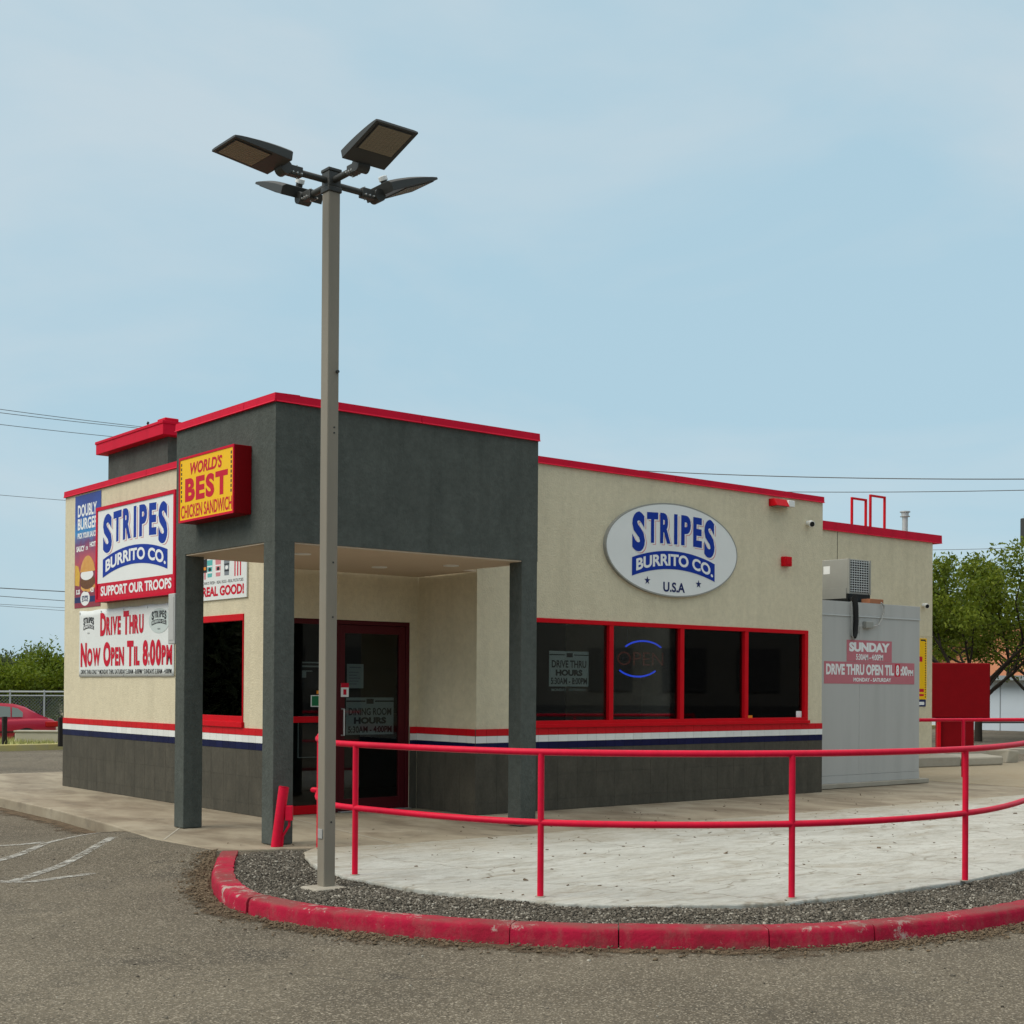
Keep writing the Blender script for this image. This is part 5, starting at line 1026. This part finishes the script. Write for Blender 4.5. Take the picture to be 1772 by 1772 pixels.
# ---- red sedan
def car(loc, heading):
    t = thing('parked_car', 'dark red sedan parked behind the concrete barrier', 'car', loc); M_ = Matrix.Translation(loc) @ Matrix.Rotation(heading, 4, 'Z')
    # stations along x (rear = 0): x, half width, deck height, sill height
    st = [(0, .62, .80, .50), (.04, .78, .93, .36), (.18, .85, 1.00, .26), (.55, .89, 1.02, .24), (1.0, .90, 1.01, .22), (1.9, .91, .98, .20), (2.9, .91, .96, .20), (3.4, .90, .95, .22), (3.9, .87, .88, .24), (4.35, .80, .76, .26), (4.52, .66, .62, .36)]
    v = []; f = []; k = 12
    for x, w_, zt, zs in st:
        zm_ = zs+(zt-zs)*.55
        half = [(w_*.78, zs), (w_*.95, zs+.06), (w_, zm_), (w_*.985, zt-.10), (w_*.93, zt-.03), (w_*.75, zt)]
        v += [(x, -a, z) for a, z in half]+[(x, a, z) for a, z in half[::-1]]
    for i in range(len(st)-1):
        for j in range(k): f.append((i*k+j, i*k+(j+1) % k, (i+1)*k+(j+1) % k, (i+1)*k+j))
    f += [tuple(range(k))[::-1], tuple(range((len(st)-1)*k, len(st)*k))]
    bo = MB().add(v, f).xform(M_).build('body', 'car_paint', t, smooth=True); md = bo.modifiers.new('sub', 'SUBSURF'); md.levels = md.render_levels = 2
    # cabin: roof arch profile
    pr = [(.30, 1.00), (.62, 1.17), (.90, 1.315), (1.22, 1.40), (1.9, 1.44), (2.6, 1.415), (3.0, 1.30), (3.35, 1.12), (3.65, .965)]
    v = []; f = []
    for x, z in pr: h_ = z-.95; v += [(x, -.80, .90), (x, -.80+.33*h_, .95+h_*.82), (x, -.60+.02, z), (x, .60-.02, z), (x, .80-.33*h_, .95+h_*.82), (x, .80, .90)]
    for i in range(len(pr)-1):
        for j in range(5): f.append((i*6+j, i*6+j+1, (i+1)*6+j+1, (i+1)*6+j))
    f += [tuple(range(6))[::-1], tuple(range((len(pr)-1)*6, len(pr)*6))]
    MB().add(v, f).xform(M_).build('cabin', 'car_paint', t, smooth=True)
    zz = lambda x: np.interp(x, [p[0] for p in pr], [p[1] for p in pr])
    for s in (-1, 1):
        def side(name, poly, m, off=.014):
            pts = []
            for x, z in poly: h_ = max(0, z-.95); pts.append((x, s*(.80-.37*h_*1.0/.82*.9+off), z))
            mb = MB(); k_ = len(pts); pts2 = [(x, y-s*.03, z) for x, y, z in pts]; mb.add(pts+pts2, [tuple(range(k_)), tuple(range(k_, 2*k_))[::-1]]+[(i, (i+1) % k_, k_+(i+1) % k_, k_+i) for i in range(k_)]); return mb.xform(M_).build(name, m, t)
        side('side_window', [(1.02, 1.03), (1.00, 1.16), (1.12, 1.27), (1.28, 1.31), (1.32, 1.03)], 'car_glass'); side('side_window', [(1.36, 1.03), (1.33, 1.315), (1.75, 1.35), (2.22, 1.345), (2.26, 1.02)], 'car_glass'); side('side_window', [(2.36, 1.02), (2.34, 1.345), (2.65, 1.30), (2.95, 1.17), (3.18, 1.02)], 'car_glass')
        for wx in (.95, 3.62):
            wh = thing('wheel', None, None, M_ @ Vector((wx, s*.80, .32))); wh.parent = t; wh.location = WL[wh]-WL[t]
            MB().tube([(wx, s*.69, .32), (wx, s*.90, .32)], .325, 28).xform(M_).build('tyre', 'rubber', wh, .03, True); MB().tube([(wx, s*.88, .32), (wx, s*.912, .32)], .21, 20).xform(M_).build('rim', 'chrome', wh, .008, True)
            MB().tube([(wx, s*.60, .34), (wx, s*.905, .34)], .385, 28).xform(M_).build('wheel_arch', 'black', t, smooth=True)
        MB().box(.03, .40, min(s*.72, s*.895), max(s*.72, s*.895), .74, .90).xform(M_).build('tail_light', 'tail_light', t, .03); MB().box(4.1, 4.42, min(s*.62, s*.83), max(s*.62, s*.83), .60, .70).xform(M_).build('headlight', 'chrome', t, .03)
        MB().box(.5, 3.3, min(s*.895, s*.925), max(s*.895, s*.925), .60, .635).xform(M_).build('side_moulding', 'black', t, .006)
        MB().box(2.0, 2.2, min(s*.90, s*.935), max(s*.90, s*.935), .84, .87).xform(M_).build('door_handle', 'car_paint', t, .006)
    mb = MB(); xs = [.36, .58, .78, .92]; mb.add([(x, s*(.60-.02*i), float(zz(x))+.012) for i, x in enumerate(xs) for s in (-1, 1)], [(2*i, 2*i+1, 2*i+3, 2*i+2) for i in range(3)]); mb.xform(M_).build('rear_window', 'car_glass', t, smooth=True)
    xs = [2.95, 3.2, 3.45, 3.58]; mb = MB(); mb.add([(x, s*.60, float(zz(x))+.012) for x in xs for s in (-1, 1)], [(2*i, 2*i+1, 2*i+3, 2*i+2) for i in range(3)]); mb.xform(M_).build('windscreen', 'car_glass', t, smooth=True)
    return t
p = ond(103.5, 1240, 39.6); car((p[0], p[1]+.9, -.53), math.pi)
# ---- house behind the tree
h0, h1 = ond(1702, 1165, 54), ond(1900, 1165, 50); t = thing('far_house', 'pale blue-white house with an orange shingle roof behind the tree', 'house', (h0[0], h0[1], -.62)); dv = Vector((h1-h0)[:3]); dv.z = 0; Lh = dv.length; M_ = Matrix.Translation((h0[0], h0[1], 0)) @ Matrix.Rotation(math.atan2(dv.y, dv.x), 4, 'Z'); hz = float(ond(1740, 1170, 53)[2])
MB().box(-6, Lh+2, 0, 6, -.62, hz).xform(M_).build('wall', 'house_wall', t); rz = float(ond(1740, 1130, 53)[2])
MB().add([(-6.5, -.5, hz), (Lh+2.5, -.5, hz), (Lh+2.5, 3, rz+1.2), (-6.5, 3, rz+1.2), (Lh+2.5, 6.5, hz), (-6.5, 6.5, hz), (-6.5, -.5, hz-.12), (Lh+2.5, -.5, hz-.12), (Lh+2.5, 6.5, hz-.12), (-6.5, 6.5, hz-.12)], [(0, 1, 2, 3), (3, 2, 4, 5), (0, 3, 5), (1, 4, 2), (6, 7, 1, 0), (8, 9, 5, 4), (6, 9, 8, 7), (6, 0, 5, 9), (7, 8, 4, 1)]).xform(M_).build('roof', 'roof_shingle', t)
MB().box(-6.5, Lh+2.5, -.53, -.505, hz-.16, hz+.02).xform(M_).build('gutter', 'house_trim', t)
for i in range(9): MB().box(-5+i*1.15, -4.97+i*1.15, -.02, -.001, -.6, hz-.2).xform(M_).build('siding_joint', 'house_trim', t)
g0, g1 = ond(1690, 1250, 44), ond(1800, 1250, 44); tag(MB().tube([(g0[0], g0[1], g0[2]), (g1[0], g1[1], g1[2])], .03, 8).build('guard_cable', 'wire'), 'dark cable strung low in front of the far house', 'cable')
# ---- utility pole at the right edge and overhead wires
pp = ond(1785, 1290, 40); t = thing('utility_pole', 'wooden utility pole with a dark transformer at the right edge', 'utility pole', (pp[0], pp[1], -.62)); MB().tube([(pp[0], pp[1], -.65), (pp[0], pp[1], 9.4)], [.15, .11], 12).build('pole', 'bark', t, smooth=True)
tz0, tz1 = ond(1768, 945, 40)[2], ond(1768, 897, 40)[2]; tr_ = ond(1773.5, 920, 40); MB().tube([(tr_[0], tr_[1], tz0), (tr_[0], tr_[1], tz1)], .125, 16).build('transformer', 'lamp_dark', t, .02, True); MB().tube([(tr_[0], tr_[1], tz1), (tr_[0], tr_[1], tz1+.1)], .03, 8).build('bushing', 'ac_grey', t)
def wire(label, pts, D0, D1, r, ext=(0, 0)):
    (u0, v0), (u1, v1) = pts; du, dv_ = u1-u0, v1-v0; u0, v0, u1, v1 = u0-du*ext[0], v0-dv_*ext[0], u1+du*ext[1], v1+dv_*ext[1]; A, B_ = ond(u0, v0, D0), ond(u1, v1, D1); P_ = [Vector(A+(B_-A)*s)-Vector((0, 0, .35*4*s*(1-s)*(np.linalg.norm(B_-A)/30)**2)) for s in np.linspace(0, 1, 25)]
    tag(MB().tube(P_, r, 5).build('overhead_wire', 'wire', None, at=P_[0]), label, 'wire', 'overhead wires')
wire('upper of two paired wires at far left, running to the tower', ((0, 706), (258, 737)), 40, 52, .010, (.4, .5)); wire('lower of two paired wires at far left, running to the tower', ((0, 712), (250, 739)), 40, 52, .010, (.4, .5)); wire('single wire below the pair at upper left', ((0, 733), (200, 754)), 42, 52, .010, (.4, .6))
wire('thin lone wire at mid height left of the restaurant', ((0, 856), (112, 865)), 55, 60, .010, (.6, 1)); wire('thick top wire low left of the restaurant', ((0, 1017), (112, 1023)), 60, 62, .020, (.6, 1)); wire('middle wire low left of the restaurant', ((0, 1031), (112, 1039)), 60, 62, .014, (.6, 1)); wire('thin wire low left of the restaurant, above the lowest', ((0, 1045), (112, 1051)), 60, 62, .009, (.6, 1)); wire('lowest thin wire left of the restaurant', ((0, 1048), (112, 1056)), 60, 62, .009, (.6, 1))
wire('thick upper wire at right, ending at the utility pole', ((1000, 797), (1785, 829)), 60, 40, .016, (.3, 0)); wire('second wire at right, below the thick one', ((1000, 830), (1785, 848)), 60, 40, .012, (.3, 0)); wire('faint low wire above the tree at right', ((1400, 941), (1785, 947)), 62, 41, .008, (.3, 0))

# control joints in the walkway
for a, b_ in (((.20, .95), (-.25, -1.74)), ((-1.84, -.30), (-1.02, .95)), ((2.6, -.05), (2.6, -1.84)), ((5.4, -.05), (5.4, -1.85))):
    a = np.array(a); b_ = np.array(b_); d_ = (b_-a)/np.linalg.norm(b_-a); n_ = np.array([-d_[1], d_[0]])*.008; tag(MB().add([(*(a-n_), .003), (*(b_-n_), .003), (*(b_+n_), .003), (*(a+n_), .003)], [(0, 1, 2, 3)]).build('control_joint', 'concrete_block'), kind='structure')
# low building across the lot, seen mirrored in the front window
mat('pale_wall', (.17, .165, .15), .9, var=(.15, .145, .13), scale=.5); mat('dark_glass', (.075, .076, .077), .6)
t = thing('opposite_building', 'low pale building across the lot, mirrored in the front window', 'building', (34, -34, -.12)); M_ = Matrix.Translation((34, -34, 0)) @ Matrix.Rotation(R(38), 4, 'Z')
MB().box(-34, 34, 0, 8, -.4, 9.0).xform(M_).build('wall', 'pale_wall', t); MB().box(-34.3, 34.3, -.3, 8.3, 9.0, 9.3).xform(M_).build('roof', 'house_trim', t)
M_ = M_ @ Matrix.Rotation(0, 4, 'Z')
for i in range(22):
    if i % 7 != 3: MB().box(-32+i*2.9, -30.3+i*2.9, 8.0, 8.05, 1.3, 3.0).xform(M_).build('window', 'dark_glass', t)
    if i % 2 == 0: MB().box(-32+i*2.9, -30.3+i*2.9, 8.0, 8.05, 4.6, 6.2).xform(M_).build('window', 'dark_glass', t)
MB().box(-34.2, 34.2, 8.0, 8.3, -.4, .75).xform(M_).build('plinth', 'dark_glass', t)

# unseen hedge beyond the street, added to darken the side window's reflection
hp_ = (-21.0, 44.0, -.62); t = thing('hedge', 'tall dark hedge added out of view to darken the narrow side window reflection', 'hedge', hp_)
cc = np.array([(hp_[0]+dx, hp_[1]+rng.uniform(-.6, .6), z) for dx in np.arange(-9, 9.1, .9) for z in (.3, 1.5, 2.7, 3.9)]); quads_obj('foliage', leaf_cloud(cc, np.full(len(cc), 1.1), 26000, .36), 'leaf_c', t)
mb = MB()
for dx in np.arange(-8.5, 9, 1.7): mb.tube([(hp_[0]+dx, hp_[1], -.65), (hp_[0]+dx, hp_[1], 3.5)], [.08, .03], 6)
mb.build('stems', 'bark', t)['kind'] = 'stuff'
